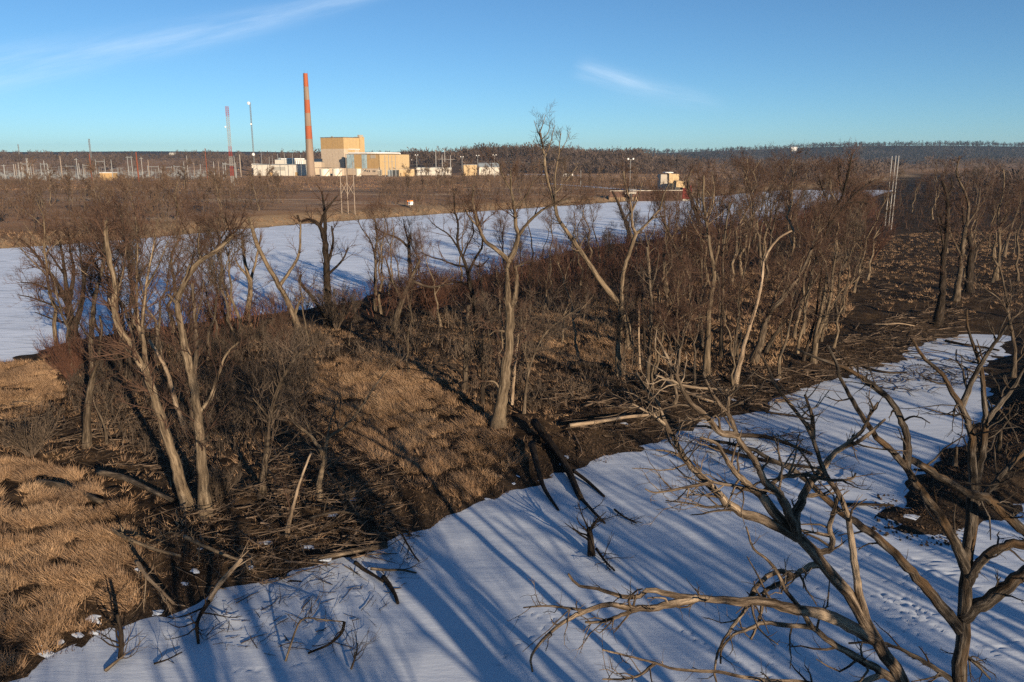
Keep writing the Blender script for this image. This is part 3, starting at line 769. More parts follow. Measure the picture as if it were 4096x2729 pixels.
for k_, (x, yt) in enumerate(((1672, 972), (1711, 968), (1745, 975), (1782, 970))):
    pole('yard_pole', f'{nth(k_ + 1)} from the left of four grey poles before the hall', 'Z2', x + 5, yt, 1192, 8, 'pole_grey', group='four poles before the turbine hall', Yd=780, arms=((.72, 1.9),) if k_ % 2 == 0 else ())
for k_, (x, yt, yb) in enumerate(((283, 390, 566), (332, 430, 566), (353, 385, 566), (397, 434, 562))):
    pole('steel_pole', f'{nth(k_ + 1)} from the left of four pale steel poles right of hall', 'Z3', x, yt, yb, 6, 'pole_white', group='pale poles right of the hall', Yd=(760, 800, 760, 800)[k_], arms=((.8, 4),) if k_ in (1, 3) else ())
for k_, (x, yt, yb) in enumerate(((133, 434, 540), (487, 448, 530), (610, 438, 545), (742, 434, 600))):
    pole('floodlight_pole', f'{nth(k_ + 1)} from left of the floodlight poles between hall and metal barn', 'Z3', x, yt, yb, 4, 'pole_grey', 'lamp post', group='floodlight poles by the plant', Yd=(820, 800, 780, 640)[k_], lamp=1.2)
for k_, (x, yt, yb, wd) in enumerate(((158, 965, 1090, 6), (375, 965, 1090, 6), (393, 905, 1170, 4), (465, 990, 1062, 5), (553, 955, 1020, 6), (505, 975, 1180, 4), (633, 950, 1190, 5), (716, 950, 1188, 5), (802, 965, 1188, 5))):
    pole('service_yard_pole', f'{nth(k_ + 1)} of the thin poles around the white service buildings', 'Z2', x, yt, yb, wd, 'pole_grey', group='thin poles around the service buildings', Yd=815 if yb > 1150 else 980)
u_, v_ = F('V', 465, 620)
pole('twin_lamp_post', 'tall grey lamp post with twin lamps on the river platform', 'V', 465, 150, 640, 8, 'pole_grey', 'lamp post', lamp=1.3, Yd=G(u_, v_, 4.5)[1] - 1)
pole('thin_lamp_post', 'slim grey lamp post by the snowy inlet on far bank', 'Z3', 1416, 552, 682, 4, 'pole_grey', 'lamp post')
for (x, yt, yb, wd, d_) in ((1160, 750, 975, 14, 'thick rust red pole beside the switchyard, the tallest'), (770, 765, 975, 11, 'rust red pole below the distant lattice mast'), (1733, 720, 945, 8, 'thin dark rusty pole left of the red and white mast')):
    pole('rusty_pole', d_, 'Z1', x, yt, yb, wd, 'rust', group='rust coloured poles', Yd=(590, 620, 640)[(1160, 770, 1733).index(x)])
WP = [(45, 855, 965, 8), (122, 850, 930, 6), (138, 850, 930, 6), (168, 838, 968, 8), (185, 835, 920, 6), (200, 848, 900, 5), (240, 800, 968, 9), (250, 802, 968, 9), (280, 850, 900, 5), (375, 820, 905, 7), (407, 850, 915, 6), (515, 785, 905, 9),
      (650, 800, 920, 7), (665, 845, 910, 6), (710, 850, 920, 5), (937, 815, 905, 6), (1190, 790, 900, 5), (1248, 815, 930, 7), (1542, 830, 920, 5), (1568, 780, 870, 5), (1625, 840, 900, 5), (1678, 850, 900, 5), (1790, 830, 900, 6), (1830, 830, 890, 5),
      (1888, 835, 910, 6), (1965, 780, 900, 5), (2010, 770, 850, 8)]
for k_, (x, yt, yb, wd) in enumerate(WP):
    pole('switchyard_pole', f'{nth(k_ + 1)} from the left of the pale switchyard poles', 'Z1', x, yt, yb, wd, ('pole_grey', 'pole_white', 'pole_wood')[k_ % 3], group='pale switchyard poles', Yd=(640, 700, 760)[k_ % 3], arms=((.93, 1.5),) if k_ % 4 == 0 else ())


def gantry(label, frame, xa, xb, yt, ybar, yb, Yd, brace=False):
    ua, v = F(frame, xa, yb); ub, _ = F(frame, xb, yb); _, vt = F(frame, xa, yt); _, vbar = F(frame, xa, ybar)
    pa, pb = AT(ua, v, Yd), AT(ub, v, Yd); z0 = hz(pa[0], Yd); w_ = pb[0] - pa[0]; h_ = top(vt, Yd) - z0; hb = top(vbar, Yd) - z0
    o = thing('line_gantry', label, 'gantry', (pa[0], Yd, z0), 0, 'portal gantries of the switchyard')
    for x in (0, w_): link('post', Buf().tubes([[(x, 0, -.5), (x, 0, h_)]], [[.32, .2]], 6).mesh('post', 'pole_grey'), o)
    part(o, 'beam', 'galv', (-1.2 if brace else 0, w_ + (1.2 if brace else 0), -.25, .25, hb - .25, hb + .25))
    if brace: link('cross_brace', Buf().tubes([[(0, 0, hb), (w_ / 2, 0, h_ - .3)], [(w_, 0, hb), (w_ / 2, 0, h_ - .3)]], [[.12, .12]] * 2, 4).mesh('cross_brace', 'galv'), o)
    for q in np.linspace(.15, .85, 3): link('insulator', Buf().lathe([(.05, hb - 2.2), (.22, hb - 2), (.22, hb - .5), (.05, hb - .3)], 6, (w_ * q, 0)).mesh('insulator', 'dark_eq'), o)


GL = [(805, 880, 810, 828, 900, 700, False), (1075, 1108, 783, 795, 905, 660, True), (1868, 1975, 838, 852, 912, 620, False), (195, 262, 838, 850, 925, 690, False), (345, 400, 840, 850, 910, 720, False), (560, 640, 855, 868, 930, 660, False), (700, 765, 850, 862, 925, 680, False),
      (1240, 1330, 862, 872, 935, 640, False), (1350, 1440, 868, 877, 935, 670, False), (1460, 1545, 860, 870, 930, 690, False)]
for k_, a in enumerate(sorted(GL)): gantry(f'{nth(k_ + 1)} portal gantry from the left in the switchyard', 'Z1', *a)
# low switchyard clutter: posts, insulators and bus bars far too small to pick apart
bf = Buf()
for _ in range(600):
    x = rng.uniform(0, 1750); yb = rng.uniform(915, 985); u, v = F('Z1', x, yb); q = G(u, v, GZ)
    if q[1] > 1000: continue
    h_ = rng.uniform(2.5, 7) * (.6 if rng.random() < .7 else 1.3); z0 = 2.9
    bf.box(q[0] - .12, q[0] + .12, q[1] - .12, q[1] + .12, z0 - .5, z0 + h_)
    if rng.random() < .5: w_ = rng.uniform(2, 8); bf.box(q[0] - .5, q[0] + w_, q[1] - .1, q[1] + .1, z0 + h_, z0 + h_ + .2)
    if rng.random() < .25: bf.box(q[0] - 1.2, q[0] + 1.2, q[1] + .4, q[1] + 2, z0 - .5, z0 + rng.uniform(1.5, 3.2))
link('switchyard_equipment', bf.mesh('switchyard_equipment', 'galv', False), kind='stuff', label='low grey posts, bus bars and cabinets of the switchyard', category='equipment')


def mast(name, label, frame, xt, yt, yb, wpx, Yd, mats, nseg, dishes=(), leg=.09):
    u, vt = F(frame, xt, yt); _, vb = F(frame, xt, yb)
    ub, _ = F(frame, xt, yb)
    p = AT(u, vt, Yd); z0 = hz(p[0], Yd); h_ = p[2] - z0; w_ = wpx / FR[frame][2] * pxm(Yd, 20) / 2
    o = thing(name, label, 'mast', (p[0], Yd, z0)); cs = [(-w_, -w_), (w_, -w_), (w_, w_), (-w_, w_)]
    ns = len(mats)
    for n_, mt in enumerate(mats):
        a, b_ = h_ * n_ / ns, h_ * (n_ + 1) / ns; bf = Buf()
        for c_ in cs: bf.tubes([[(*c_, a), (*c_, b_)]], [[leg, leg]], 4, False)
        m_ = max(1, nseg // ns)
        for q in range(m_):
            za, zz = a + (b_ - a) * q / m_, a + (b_ - a) * (q + 1) / m_
            for e in range(4):
                c0, c1_ = cs[e], cs[(e + 1) % 4]; bf.tubes([[(*c0, za), (*c1_, zz)], [(*c1_, za), (*c0, zz)], [(*c0, zz), (*c1_, zz)]], [[leg * .6] * 2] * 3, 3, False)
        link('section', bf.mesh('section', mt, False), o)
    for (q, s_, r_) in dishes:
        link('dish', Buf().lathe([(.05, 0), (r_ * .6, .15), (r_, .45), (r_, .5), (.02, .12)], 14).mesh('dish', 'white_paint'), o, (s_ * (w_ + .5), -w_ - .6, h_ * q)).rotation_euler = (pi / 2, 0, 0)
    return o


mast('lattice_mast', 'red and white square lattice mast left of the chimney', 'Z1', 1897, 368, 1030, 20, 526, ['pole_white', 'mast_red', 'pole_white', 'mast_red', 'pole_white', 'pole_white', 'pole_white', 'mast_red'][:], 40, ((.745, -1, .5),), .07)
mast('radio_mast', 'thin grey radio mast with white dishes between lattice mast and chimney', 'Z1', 2090, 333, 790, 8, 900, ['galv'] * 6, 48, ((.985, -1, 1.6), (.70, 0, .9), (.28, .2, 1.6)), .09)
mast('distant_lattice_mast', 'faint grey lattice mast over the left hills', 'Z1', 743, 640, 800, 9, 1500, ['galv'] * 2, 12, (), .18)
mast('distant_thin_mast', 'very thin faint mast at the far left skyline', 'Z1', 150, 685, 780, 5, 1600, ['galv'] * 2, 12, (), .16)

# ------------------------------------------------------------------ small far buildings
building('tan_yard_building', 'low tan building half hidden by bushes in the switchyard', 'Z1', 835, 945, 925, 945, 'tan_wall', 'white_paint', depth=8, rz=0, Yd=640)
building('tank_shed', 'round cornered white tank like shed left of service building', 'Z1', 2110, 2175, 852, 945, 'white_wall', 'white_paint', depth=8, rz=0, Yd=860)
building('long_warehouse', 'long low grey white warehouse right of the turbine hall', 'Z3', 125, 402, 532, 575, 'white_wall', 'roof_grey', depth=16, rz=radians(2), Yd=845)
building('cream_warehouse', 'boxy cream warehouse left of the metal barn', 'Z3', 499, 603, 510, 572, 'cream_wall', 'roof_grey', depth=16, rz=radians(4), Yd=830)
building('metal_barn', 'pale metal barn with grey pitched roof beyond the far trees', 'Z3', 620, 778, 528, 560, 'white_wall', 'roof_grey', depth=16, rz=radians(6), Yd=850, gable=4.5)
building('white_trailer', 'white box trailer on the slope right of the hall', 'Z3', 76, 109, 460, 474, 'white_paint', 'white_paint', depth=4, rz=0, Yd='hit')
building('blue_container', 'blue container on the slope, right of the white trailer', 'Z3', 120, 176, 465, 474, 'blue_box', 'blue_box', depth=4, rz=0, Yd='hit')
building('blue_tarp_shed', 'small shed with blue roof behind the tall leaning tree', 'Z3', 1095, 1135, 556, 570, 'blue_box', 'blue_box', depth=6, rz=0, Yd='hit')
building('pink_hut', 'small pink hut at the field edge', 'V', 272, 335, 292, 345, 'pink_wall', 'pink_wall', depth=5, rz=radians(10), Yd='hit')
building('khaki_shed', 'small khaki shed with white end right of pink hut', 'V', 540, 628, 270, 312, 'concrete', 'concrete', depth=5, rz=radians(10), Yd='hit')
building('white_silo_house', 'narrow white tower like house at the wood edge', 'V', 188, 212, 190, 240, 'white_paint', 'white_paint', depth=4, rz=0, Yd='hit')
building('pale_farmhouse', 'low pale farmhouse at the foot of the wooded hill', 'V', -470, -330, 205, 240, 'cream_wall', 'roof_grey', depth=7, rz=0, Yd='hit', gable=2)
building('white_shed', 'tiny white shed left of the tower like house', 'V', 100, 145, 215, 245, 'white_wall', 'roof_grey', depth=4, rz=0, Yd='hit')
building('hilltop_house', 'white house on the far right ridge', 'Z4', 783, 828, 158, 178, 'white_paint', 'white_paint', depth=12, rz=0, Yd='hit', gable=5)
building('ridge_farmhouse', 'pale farmhouse roof among fields on the left ridge', 'Z1', 1415, 1465, 762, 776, 'white_wall', 'white_wall', depth=9, rz=0, Yd='hit', gable=3)

# concrete barrier posts in the yard
for k_, x in enumerate(np.linspace(1285, 1352, 8)):
    u, v = F('Z3', x, 600); q = G(u, v, GZ); o = link('barrier_block', Buf().box(-.9, .9, -.5, .5, -.3, 1.9).box(-.6, .6, -.35, .35, 1.902, 2.5).mesh('barrier_block', 'white_paint', False), None, (q[0], q[1], hz(q[0], q[1])), label=f'{nth(k_ + 1)} from the left of the white blocks lined up past the tall tree', category='block', group='white blocks on the far field')

# ------------------------------------------------------------------ river intake with sheet pile wall
yq = G(*F('V', 900, 800), 0)[1]
q0, q1 = G(*F('V', 150, 812), 0), G(*F('V', 1290, 798), 0)
ang = math.atan2(q1[1] - q0[1], q1[0] - q0[0]); ln = math.hypot(q1[0] - q0[0], q1[1] - q0[1])
iw = thing('sheet_pile_wall', 'rusty ribbed sheet pile wall along the far river edge', 'wall', (q0[0], q0[1], -.3), ang)
hw = top(F('V', 900, 640)[1], yq) + .3
part(iw, 'backing', 'sheet_pile', (0, ln, .5, 1.2, 0, hw - .2))
npl = 56
bfa = Buf().box(0, ln / npl * .55, 0, .5, 0, hw).mesh('pile', 'sheet_pile', False)
bfb = Buf().box(0, ln / npl * .55, 0, .5, 0, hw * .45).mesh('pile', 'sheet_pile_pale', False)
for n_ in range(npl): link('pile', bfb if n_ < 22 else bfa, iw, (ln * n_ / npl, 0, 0))
part(iw, 'cap_beam', 'concrete', (0, ln, -.1, 1.3, hw + .004, hw + .35))
pf = G(*F('V', 445, 800), 0)
o = thing('river_platform', 'small concrete platform on piles at the sheet pile wall', 'platform', (pf[0], yq - 5, 0))
zpl = top(F('V', 445, 660)[1], yq - 5); w_ = 85 / 3.92 * pxm(yq, 3)
part(o, 'deck', 'concrete', (-w_, w_, -2, 6, zpl - .8, zpl)); part(o, 'rail', 'pole_white', *[(x - .06, x + .06, -1.95, -1.8, zpl, zpl + 1.2) for x in np.linspace(-w_ + .1, w_ - .1, 9)], (-w_, w_, -1.96, -1.79, zpl + 1.2, zpl + 1.32))
part(o, 'pile_cap', 'dark_eq', (-w_ * .7, w_ * .3, -1.4, 4, zpl - 2.4, zpl - .82))
for x in (-w_ * .6, -w_ * .2, w_ * .2): link('pile', Buf().tubes([[(x, 0, -.5), (x, 0, zpl - 2.4)]], [[.5, .5]], 8).mesh('pile', 'dark_eq'), o)


def block(parent, name, mat, x0, x1, yt, yb, Yd, dep, ox):
    u0, _ = F('V', x0, yb); u1, v = F('V', x1, yb); a, b2 = AT(u0, v, Yd), AT(u1, v, Yd)
    return part(parent, name, mat, (a[0] - ox, b2[0] - ox, Yd - yq, Yd - yq + dep, top(v, Yd), top(F('V', 0, yt)[1], Yd)))


bx_ = AT(*F('V', 1150, 600), yq)[0]
o = thing('intake_house', 'blocky cream intake house above the red wall by the river', 'building', (bx_, yq, 0))
block(o, 'upper_block', 'cream_wall', 1075, 1230, 378, 640, yq + 26, 9, bx_); s_ = block(o, 'side_wing', 'concrete', 945, 1074, 385, 640, yq + 27, 9, bx_)
block(o, 'roof_slab', 'white_paint', 1030, 1150, 348, 362, yq + 26.5, 8, bx_); block(o, 'roof_box', 'cream_wall', 1075, 1120, 362, 377, yq + 27, 6, bx_)
block(o, 'lower_block', 'cream_wall', 1192, 1335, 487, 660, yq + 12, 8, bx_); block(o, 'opening', 'joint', 1308, 1330, 500, 560, yq + 11.9, .05, bx_)
block(o, 'gate_wall', 'dark_eq', 1170, 1288, 590, 700, yq + 8, 4, bx_)
bx2 = AT(*F('V', 1360, 700), yq)[0]
o = thing('red_gate_wall', 'dark red corrugated wall panel right of the intake house', 'wall', (bx2, yq, 0))
block(o, 'panel', 'red_wall', 1290, 1372, 600, 800, yq + 2, 3, bx2); block(o, 'panel', 'red_wall', 1374, 1432, 562, 800, yq + 3, 4, bx2); block(o, 'kerb', 'concrete', 1296, 1425, 770, 800, yq + 1, .9, bx2)

# warning signs on the far bank
for (x, yb, hgt, d_) in ((1938, 1540, 3.0, 'small white and orange warning sign on the far bank'),):
    u, v = F('Z2', x, yb); q = G(u, v, 1.2); zz = hz(q[0], q[1])
    o = thing('warning_sign', d_, 'sign', (q[0], q[1], zz)); part(o, 'post', 'pole_wood', (-.08, .08, 0, .12, -.3, 2.9)); b2 = part(o, 'board', 'sign_white', (-1.1, 1.1, -.1, -.02, 1.0, 2.7))
    part(b2, 'stripe', 'sign_orange', (-1.1, 1.1, -.13, -.104, 2.25, 2.7)); part(b2, 'stripe', 'sign_orange', (-1.1, -.8, -.13, -.104, 1.0, 2.25))

# ------------------------------------------------------------------ trees traced limb by limb
# every tree: lines of "width_at_start width_at_end: x y x y ..." in pixels of a crop of the photo; the first line is the trunk
HERO = []


def hero(name, label, fr, lines, bark='bark', twig='twig', dens=1.0, Y=None, z=.8, tl=(.7, 2.2), group=None, spread=.45, seed=0, cat='tree', side=10, gn=.02, stubs=0, late=.25):
    r = np.random.default_rng(100 + len(HERO) + seed)
    s = FR[fr][2]; br = []
    L = [q.strip() for q in lines.strip().split('\n') if q.strip()]
    base = None; recs = []
    for li, q in enumerate(L):
        wd, pt = q.split(':'); w0, w1 = [float(x) for x in wd.split()]; v = [float(x) for x in pt.split()]
        px = np.array([F(fr, a, b_) for a, b_ in zip(v[::2], v[1::2])])
        arc = np.concatenate([[0], np.cumsum(np.linalg.norm(np.diff(px, axis=0), axis=1))])
        if li == 0:
            Y0 = G(*px[0], z)[1] if Y is None else Y
            dy0 = 0.0; slope = r.uniform(-.1, .1) if Y is None else .12
        else:
            best = None
            for rp, rd_, r3 in recs:
                dd_ = np.hypot(*(rp - px[0]).T); k_ = int(np.argmin(dd_))
                if best is None or dd_[k_] < best[0]: best = (dd_[k_], rd_[k_], r3[k_], rp[k_])
            dy0 = best[1]; slope = r.uniform(-spread, spread)
            if best[0] < 60: px = px.copy(); px[0] = best[3]
        m_ = pxm(Y0, 10); dys = dy0 + slope * arc * m_
        P = np.array([AT(*p_, Y0 + d_) for p_, d_ in zip(px, dys)])
        if li == 0 and Y is not None:       # carry the trunk on down to the ground below the frame
            d_ = P[0] - P[1]; d_ = d_ / abs(d_[2]) if d_[2] < 0 else np.array([0, 0, -1.0])
            n_ = P[0][2] + .4; P = np.concatenate([[P[0] + d_ * n_ * np.array([.45, .45, 1])], [P[0] + d_ * n_ * .5 * np.array([.7, .7, 1])], P]); dys = np.concatenate([[0, 0], dys]); px = np.concatenate([px[:1], px[:1], px])
        n = int(np.clip(len(P) * 4, 8, 40))
        D = resample(np.concatenate([P, dys[:, None], px], 1), n); P3 = D[:, :3]
        t_ = np.linspace(0, 1, n)
        R_ = (w0 + (w1 - w0) * t_ ** .85) / s / 2 * m_
        if li == 0 and Y is None: R_ = R_ * (1 + .55 * np.exp(-t_ * 16)); P3 = P3.copy(); P3[0, 2] -= .5
        R_ = R_ * (1 + .14 * (r.random(n) - .5))
        P3 = P3 + r.normal(size=P3.shape) * np.minimum(R_, .3)[:, None] * gn * 6 * np.minimum(t_ * 6, 1)[:, None]
        recs.append((D[:, 4:6], D[:, 3], P3)); br.append((P3, R_))
        if base is None: base = P3[0] + [0, 0, .4]
    o = thing(name, label, cat, tuple(base), 0, group)
    tb = Buf()
    for P3, R_ in br: tb.tubes(P3, R_, side if R_[0] > .07 else 6)
    if stubs:
        for P3, R_ in br[1:]:
            A_, AR_ = grow(P3[None], R_[None], stubs, (.1, .97), (30, 80), (.15, 1.3), 5, .5, .03, r, .05, .25, .008, taper=.4); tb.tubes(A_, AR_, 5)
            B_, BR_ = grow(A_, AR_, 3, (.3, 1), (25, 65), (.1, .5), 4, .6, .012, r, .05, .25, .005, taper=.4); tb.tubes(B_, BR_, 3, False)
    link('trunk', tb.mesh('trunk', bark, True, base), o)
    if dens > 0:
        A = np.stack([resample(np.concatenate([P3, R_[:, None]], 1), 10) for P3, R_ in br])
        lens = np.array([np.linalg.norm(np.diff(a[:, :3], axis=0), axis=1).sum() for a in A])
        cb = Buf()
        for a, l_ in zip(A, lens):
            m1 = int(np.clip(l_ * 1.5 * dens, 2, 30))
            P2, R2 = grow(a[None, :, :3], a[None, :, 3], m1, (late, 1.0), (25, 75), (tl[0] * 1.3, tl[1] * 1.6), 5, .5, .05, r, .25, .2)
            P3_, R3_ = grow(P2, R2, 6, (.15, 1), (20, 60), (tl[0] * .6, tl[1] * .8), 4, .6, .022, r, .2, .2, .011)
            P4_, R4_ = grow(P3_, R3_, 4, (.2, 1), (20, 55), (.3, .95), 3, .7, .014, r, .15, .2, .009)
            cb.tubes(P2, R2, 3, False).ribs(P3_, R3_, r).ribs(P4_, R4_, r)
        link('crown', cb.mesh('crown', twig, True, base), o)
    HERO.append(o); return o


# the two dead foreground trees
hero('leaning_dead_tree', 'big dead leaning tree with bare pale limbs in the lower right foreground', 'Z8', '''
96 40: 1650 1590 1600 1490 1545 1400 1490 1300 1400 1180 1330 1090 1270 1020 1200 950 1150 900 1110 850 1070 800
58 9: 1500 1395 1420 1330 1330 1290 1220 1270 1100 1240 1000 1235 850 1225 720 1215 650 1195 610 1185 570 1215 500 1215 400 1185 320 1170 280 1125
34 8: 800 1222 640 1260 540 1265 440 1250 330 1285 250 1330 180 1390 140 1440 125 1480 135 1525
20 9: 570 1266 480 1300 420 1320 350 1322
13 5: 345 1278 250 1260 180 1255 95 1262
30 10: 1345 1080 1280 1090 1200 1135 1150 1165 1090 1190 1080 1240 1060 1320 1030 1390
26 8: 1205 1135 1150 1113 1090 1140 1040 1190 1005 1270 940 1360 900 1430 880 1520 890 1580
40 8: 1590 1560 1450 1460 1350 1400 1280 1345 1180 1335 1080 1325 1010 1355 960 1370 910 1430 905 1490
24 7: 1290 1345 1220 1250 1170 1190 1140 1120 1090 1060 1040 1020 1010 930
48 10: 1230 985 1160 940 1100 910 1010 880 940 840 890 790 830 730 780 680 740 620 710 560 680 510 640 410 600 370 560 300
16 7: 690 515 620 470 540 425
18 6: 790 690 720 630 640 615
14 5: 940 842 850 850 780 835 680 823
12 5: 900 802 830 800 755 800
34 9: 1075 800 1020 760 960 700 920 640 890 590 820 565
44 9: 1240 960 1150 800 1090 750 1060 690 1040 650 990 590 960 520 930 460 880 400 830 300
18 9: 930 460 937 420 938 365
30 8: 960 560 900 540 850 480 790 430 740 350 700 260 640 150
14 7: 745 360 700 330 640 310
44 10: 1215 960 1210 890 1240 810 1280 740 1330 680 1380 620 1450 590 1500 560 1580 490
22 9: 1400 610 1480 540 1520 470 1550 420
36 8: 1500 1300 1470 1180 1450 1040 1430 900 1390 800 1340 720 1310 650 1280 560 1240 490 1190 430 1130 350 1090 260 1060 210
22 10: 1280 560 1280 480 1250 390
30 14: 1290 1010 1350 1030 1362 980 1350 940 1375 850 1385 800
26 9: 1090 785 1150 730 1260 720 1350 740 1440 735 1460 710
20 8: 1050 800 950 760 870 745 800 690
16 6: 870 745 760 770 640 790 595 775
26 7: 1560 1560 1400 1590 1250 1570 1100 1560 960 1540 900 1525 780 1520 700 1510 640 1490 560 1470 500 1455 420 1435
14 6: 650 1492 570 1540 500 1555 420 1555
''', 'bark_fore', 'twig_grey', .0, Y=14.5, spread=.35, side=14, gn=.022, stubs=9)
hero('forked_dead_tree', 'dark upright forked dead tree at the lower right edge of the slough', 'Z8', '''
84 44: 1880 1590 1895 1400 1905 1250 1915 1100 1935 900 1945 780
40 9: 1945 790 1935 650 1937 560 1905 470 1890 430 1850 370 1810 300 1740 240 1690 160
26 8: 1892 432 1930 350 1980 250 2050 150 2105 70
38 7: 1950 800 1980 600 1990 490 1985 400 1975 290 1940 180 1915 100 1915 40
28 10: 1990 500 2050 430 2110 350 2160 260
52 10: 1893 1350 1870 1330 1800 1240 1700 1130 1630 1050 1540 970 1440 900 1350 830 1280 760 1190 690 1100 650 1040 615 940 590 820 565
48 9: 1900 1130 1870 1000 1830 920 1760 830 1700 750 1670 690 1600 610 1550 570 1500 500 1450 420 1390 310 1385 270 1345 190
34 8: 1672 692 1670 580 1640 480 1590 400 1530 350 1470 310 1380 265 1290 235 1215 200
14 7: 1600 420 1480 320 1468 270
26 40: 1660 655 1700 660 1790 720 1900 780 2000 820 2080 890 2170 960
62 50: 1925 1330 1960 1260 2050 1200 2170 1105
40 34: 1922 1190 1960 1090 2010 1040 2090 1000 2170 1008
30 20: 1965 870 2000 790 2070 700 2170 600
22 8: 1915 1490 1970 1510 2010 1555
26 9: 1860 1560 1750 1490 1600 1415 1520 1405 1430 1408
14 5: 1870 420 1862 450 1860 470
''', 'bark_fork', 'twig_grey', .0, Y=17.5, spread=.3, side=14, gn=.022, seed=3, stubs=8)

# left clump on the island
hero('yellow_barked_tree', 'large twin limbed tree with yellowish bark in the left clump', 'Z5', '''
66 22: 1085 1783 1040 1640 1000 1500 930 1280 880 1120 840 1000 780 900 720 800 670 700 650 600 660 480 630 370 610 260 600 120
28 8: 845 1010 825 870 815 720 830 520 850 400 880 240 900 110
26 26: 790 915 740 860 690 815
18 6: 815 820 785 680 780 450 785 220 770 90
16 6: 670 700 640 620 620 560
14 5: 650 580 700 420 720 260
14 5: 840 500 900 380 960 230
''', 'bark_pale', 'twig', 1.4, tl=(.6, 1.9))
hero('grey_forked_tree', 'grey forked tree with one broken pale limb, right of the yellow barked tree', 'Z5', '''
70 22: 1174 1820 1160 1650 1150 1480 1130 1250 1100 1050 1060 880 1030 720 1010 600 1040 500 1080 420 1150 340 1250 280 1330 200
30 10: 1148 1220 1200 1130 1250 980 1290 880 1360 810
26 10: 1100 1060 1085 920 1050 760 1020 620 960 540
16 7: 1075 440 1070 400 1110 300
14 6: 1150 345 1130 260 1140 160
''', 'bark_pale', 'twig', 1.3)
hero('pale_straight_trunk', 'straight grey trunk with broken top standing between the two big left trees', 'Z5', '''
34 16: 1095 1310 1100 1100 1120 850 1110 650 1095 480
10 5: 1110 700 1150 560 1160 460
''', 'bark', 'twig', .7)
hero('slim_curving_tree', 'slim pale tree bending left of the yellow barked tree', 'Z5', '''
46 12: 496 1423 500 1200 525 1000 520 830 525 700 540 560 580 400 600 260 612 100
22 10: 530 1040 560 900 580 750 570 660
10 5: 530 800 460 720 430 640
''', 'bark', 'twig', .9)
hero('broad_dark_tree', 'broad many stemmed dark twiggy tree against the snow at far left', 'Z5', '''
80 36: 440 870 410 720 385 570
34 7: 390 600 320 470 250 370 170 270 110 220
30 7: 385 570 370 420 345 250 320 150
30 7: 400 600 420 420 400 290 390 180
40 8: 450 760 470 560 480 430 520 330 590 250
20 6: 380 560 300 520 200 480 120 470
16 5: 380 640 300 600 190 560 100 540
16 5: 390 700 330 690 250 660 200 640
16 5: 480 440 460 330 450 220
14 5: 370 430 280 300 240 210
14 5: 500 360 560 340 620 280
''', 'bark_dark', 'twig', 1.7, tl=(.8, 2.4))
hero('thin_stem_tree', 'thin stem under the slim curving tree at left', 'Z5', '18 7: 612 1400 595 1290 550 1190 530 1130\n8 4: 590 1280 610 1200 600 1150', 'bark', 'twig', .6)
hero('pale_snag', 'pale splintered snag leaning inside the left clump', 'Z5', '34 16: 1065 1330 1000 1150 960 1000 900 880 850 800', 'wood_bare', 'twig', .3)
hero('bent_twiggy_tree', 'dark trunked twiggy tree bending right of the left clump', 'Z5', '''
46 10: 1492 1718 1520 1400 1550 1200 1590 1060 1650 950 1720 860 1770 830
18 7: 1560 1180 1580 1020 1560 900
14 6: 1600 1050 1690 1010 1760 1000
14 6: 1540 1280 1500 1200 1440 1130
''', 'bark', 'twig_grey', 1.5)
hero('arm_raised_tree', 'pale dead tree with an arm like limb and one long thin bough', 'M', '''
50 34: 490 890 480 760 510 640 520 560
34 12: 515 570 470 490 420 420 340 360 290 300 320 240
28 6: 520 560 540 450 580 410 640 380 710 310 780 220 850 110 930 0 1000 -80
18 6: 530 460 560 330 600 220 630 130
12 5: 440 440 390 330 340 250 300 180
14 5: 540 440 490 410 440 380
''', 'bark_pale', 'twig_grey', .8)
hero('leaning_dead_pole', 'thin dead pole leaning beside the arm raised tree', 'M', '30 14: 255 1095 310 880 350 740 390 630 425 540', 'wood_bare', 'twig', .2)

# trees along the river edge of the island
hero('snow_silhouette_tree', 'dark tree with open crown against the river snow, right of left clump', 'U', '''
21 13: 755 758 752 650 748 560
13 5: 748 560 735 520 710 505 690 510 683 495
11 4: 748 555 746 490 740 440
9 4: 757 620 765 560 762 520
10 6: 748 735 715 680 690 650 692 632
7 3: 735 520 745 490 775 450
7 3: 752 640 785 600 800 570
''', 'bark_dark', 'twig', .9)
hero('forked_snag', 'thin forked pale snag by the river edge left of the dark tree', 'U', '''
15 8: 692 768 660 690 620 620 590 560 572 500
9 4: 645 660 680 600 690 560 690 510
8 4: 672 720 690 690 700 685
''', 'bark_pale', 'twig', .5)
hero('slim_bank_tree', 'slim tree at the river edge over the left clump', 'U', '15 5: 565 742 575 660 562 600 557 545\n8 3: 570 650 590 590 600 540\n8 3: 572 640 548 610 540 590', 'bark_pale', 'twig', 1.1)
hero('stooped_brown_tree', 'stooped brown tree beside a red brown thicket at mid island', 'U', '18 7: 900 772 920 700 945 640 965 600\n8 3: 925 690 900 640 885 590\n7 3: 945 640 990 660 1040 650', 'bark', 'twig', 1.3)
hero('upright_river_tree', 'upright slender tree before the snow with a crooked side limb', 'Z7', '24 8: 425 640 430 480 430 300 440 200 425 90\n10 4: 435 330 400 230 350 160 330 110\n10 4: 440 240 500 180 470 60', 'bark', 'twig', 1.2)
hero('broken_topped_tree', 'brown tree with blunt broken top in front of the snow', 'Z7', '34 16: 650 560 630 420 620 270 630 200\n16 6: 620 280 560 220 480 190 430 160\n12 5: 625 240 600 170 590 110\n10 5: 640 460 690 420 730 410', 'bark', 'twig', 1.0)
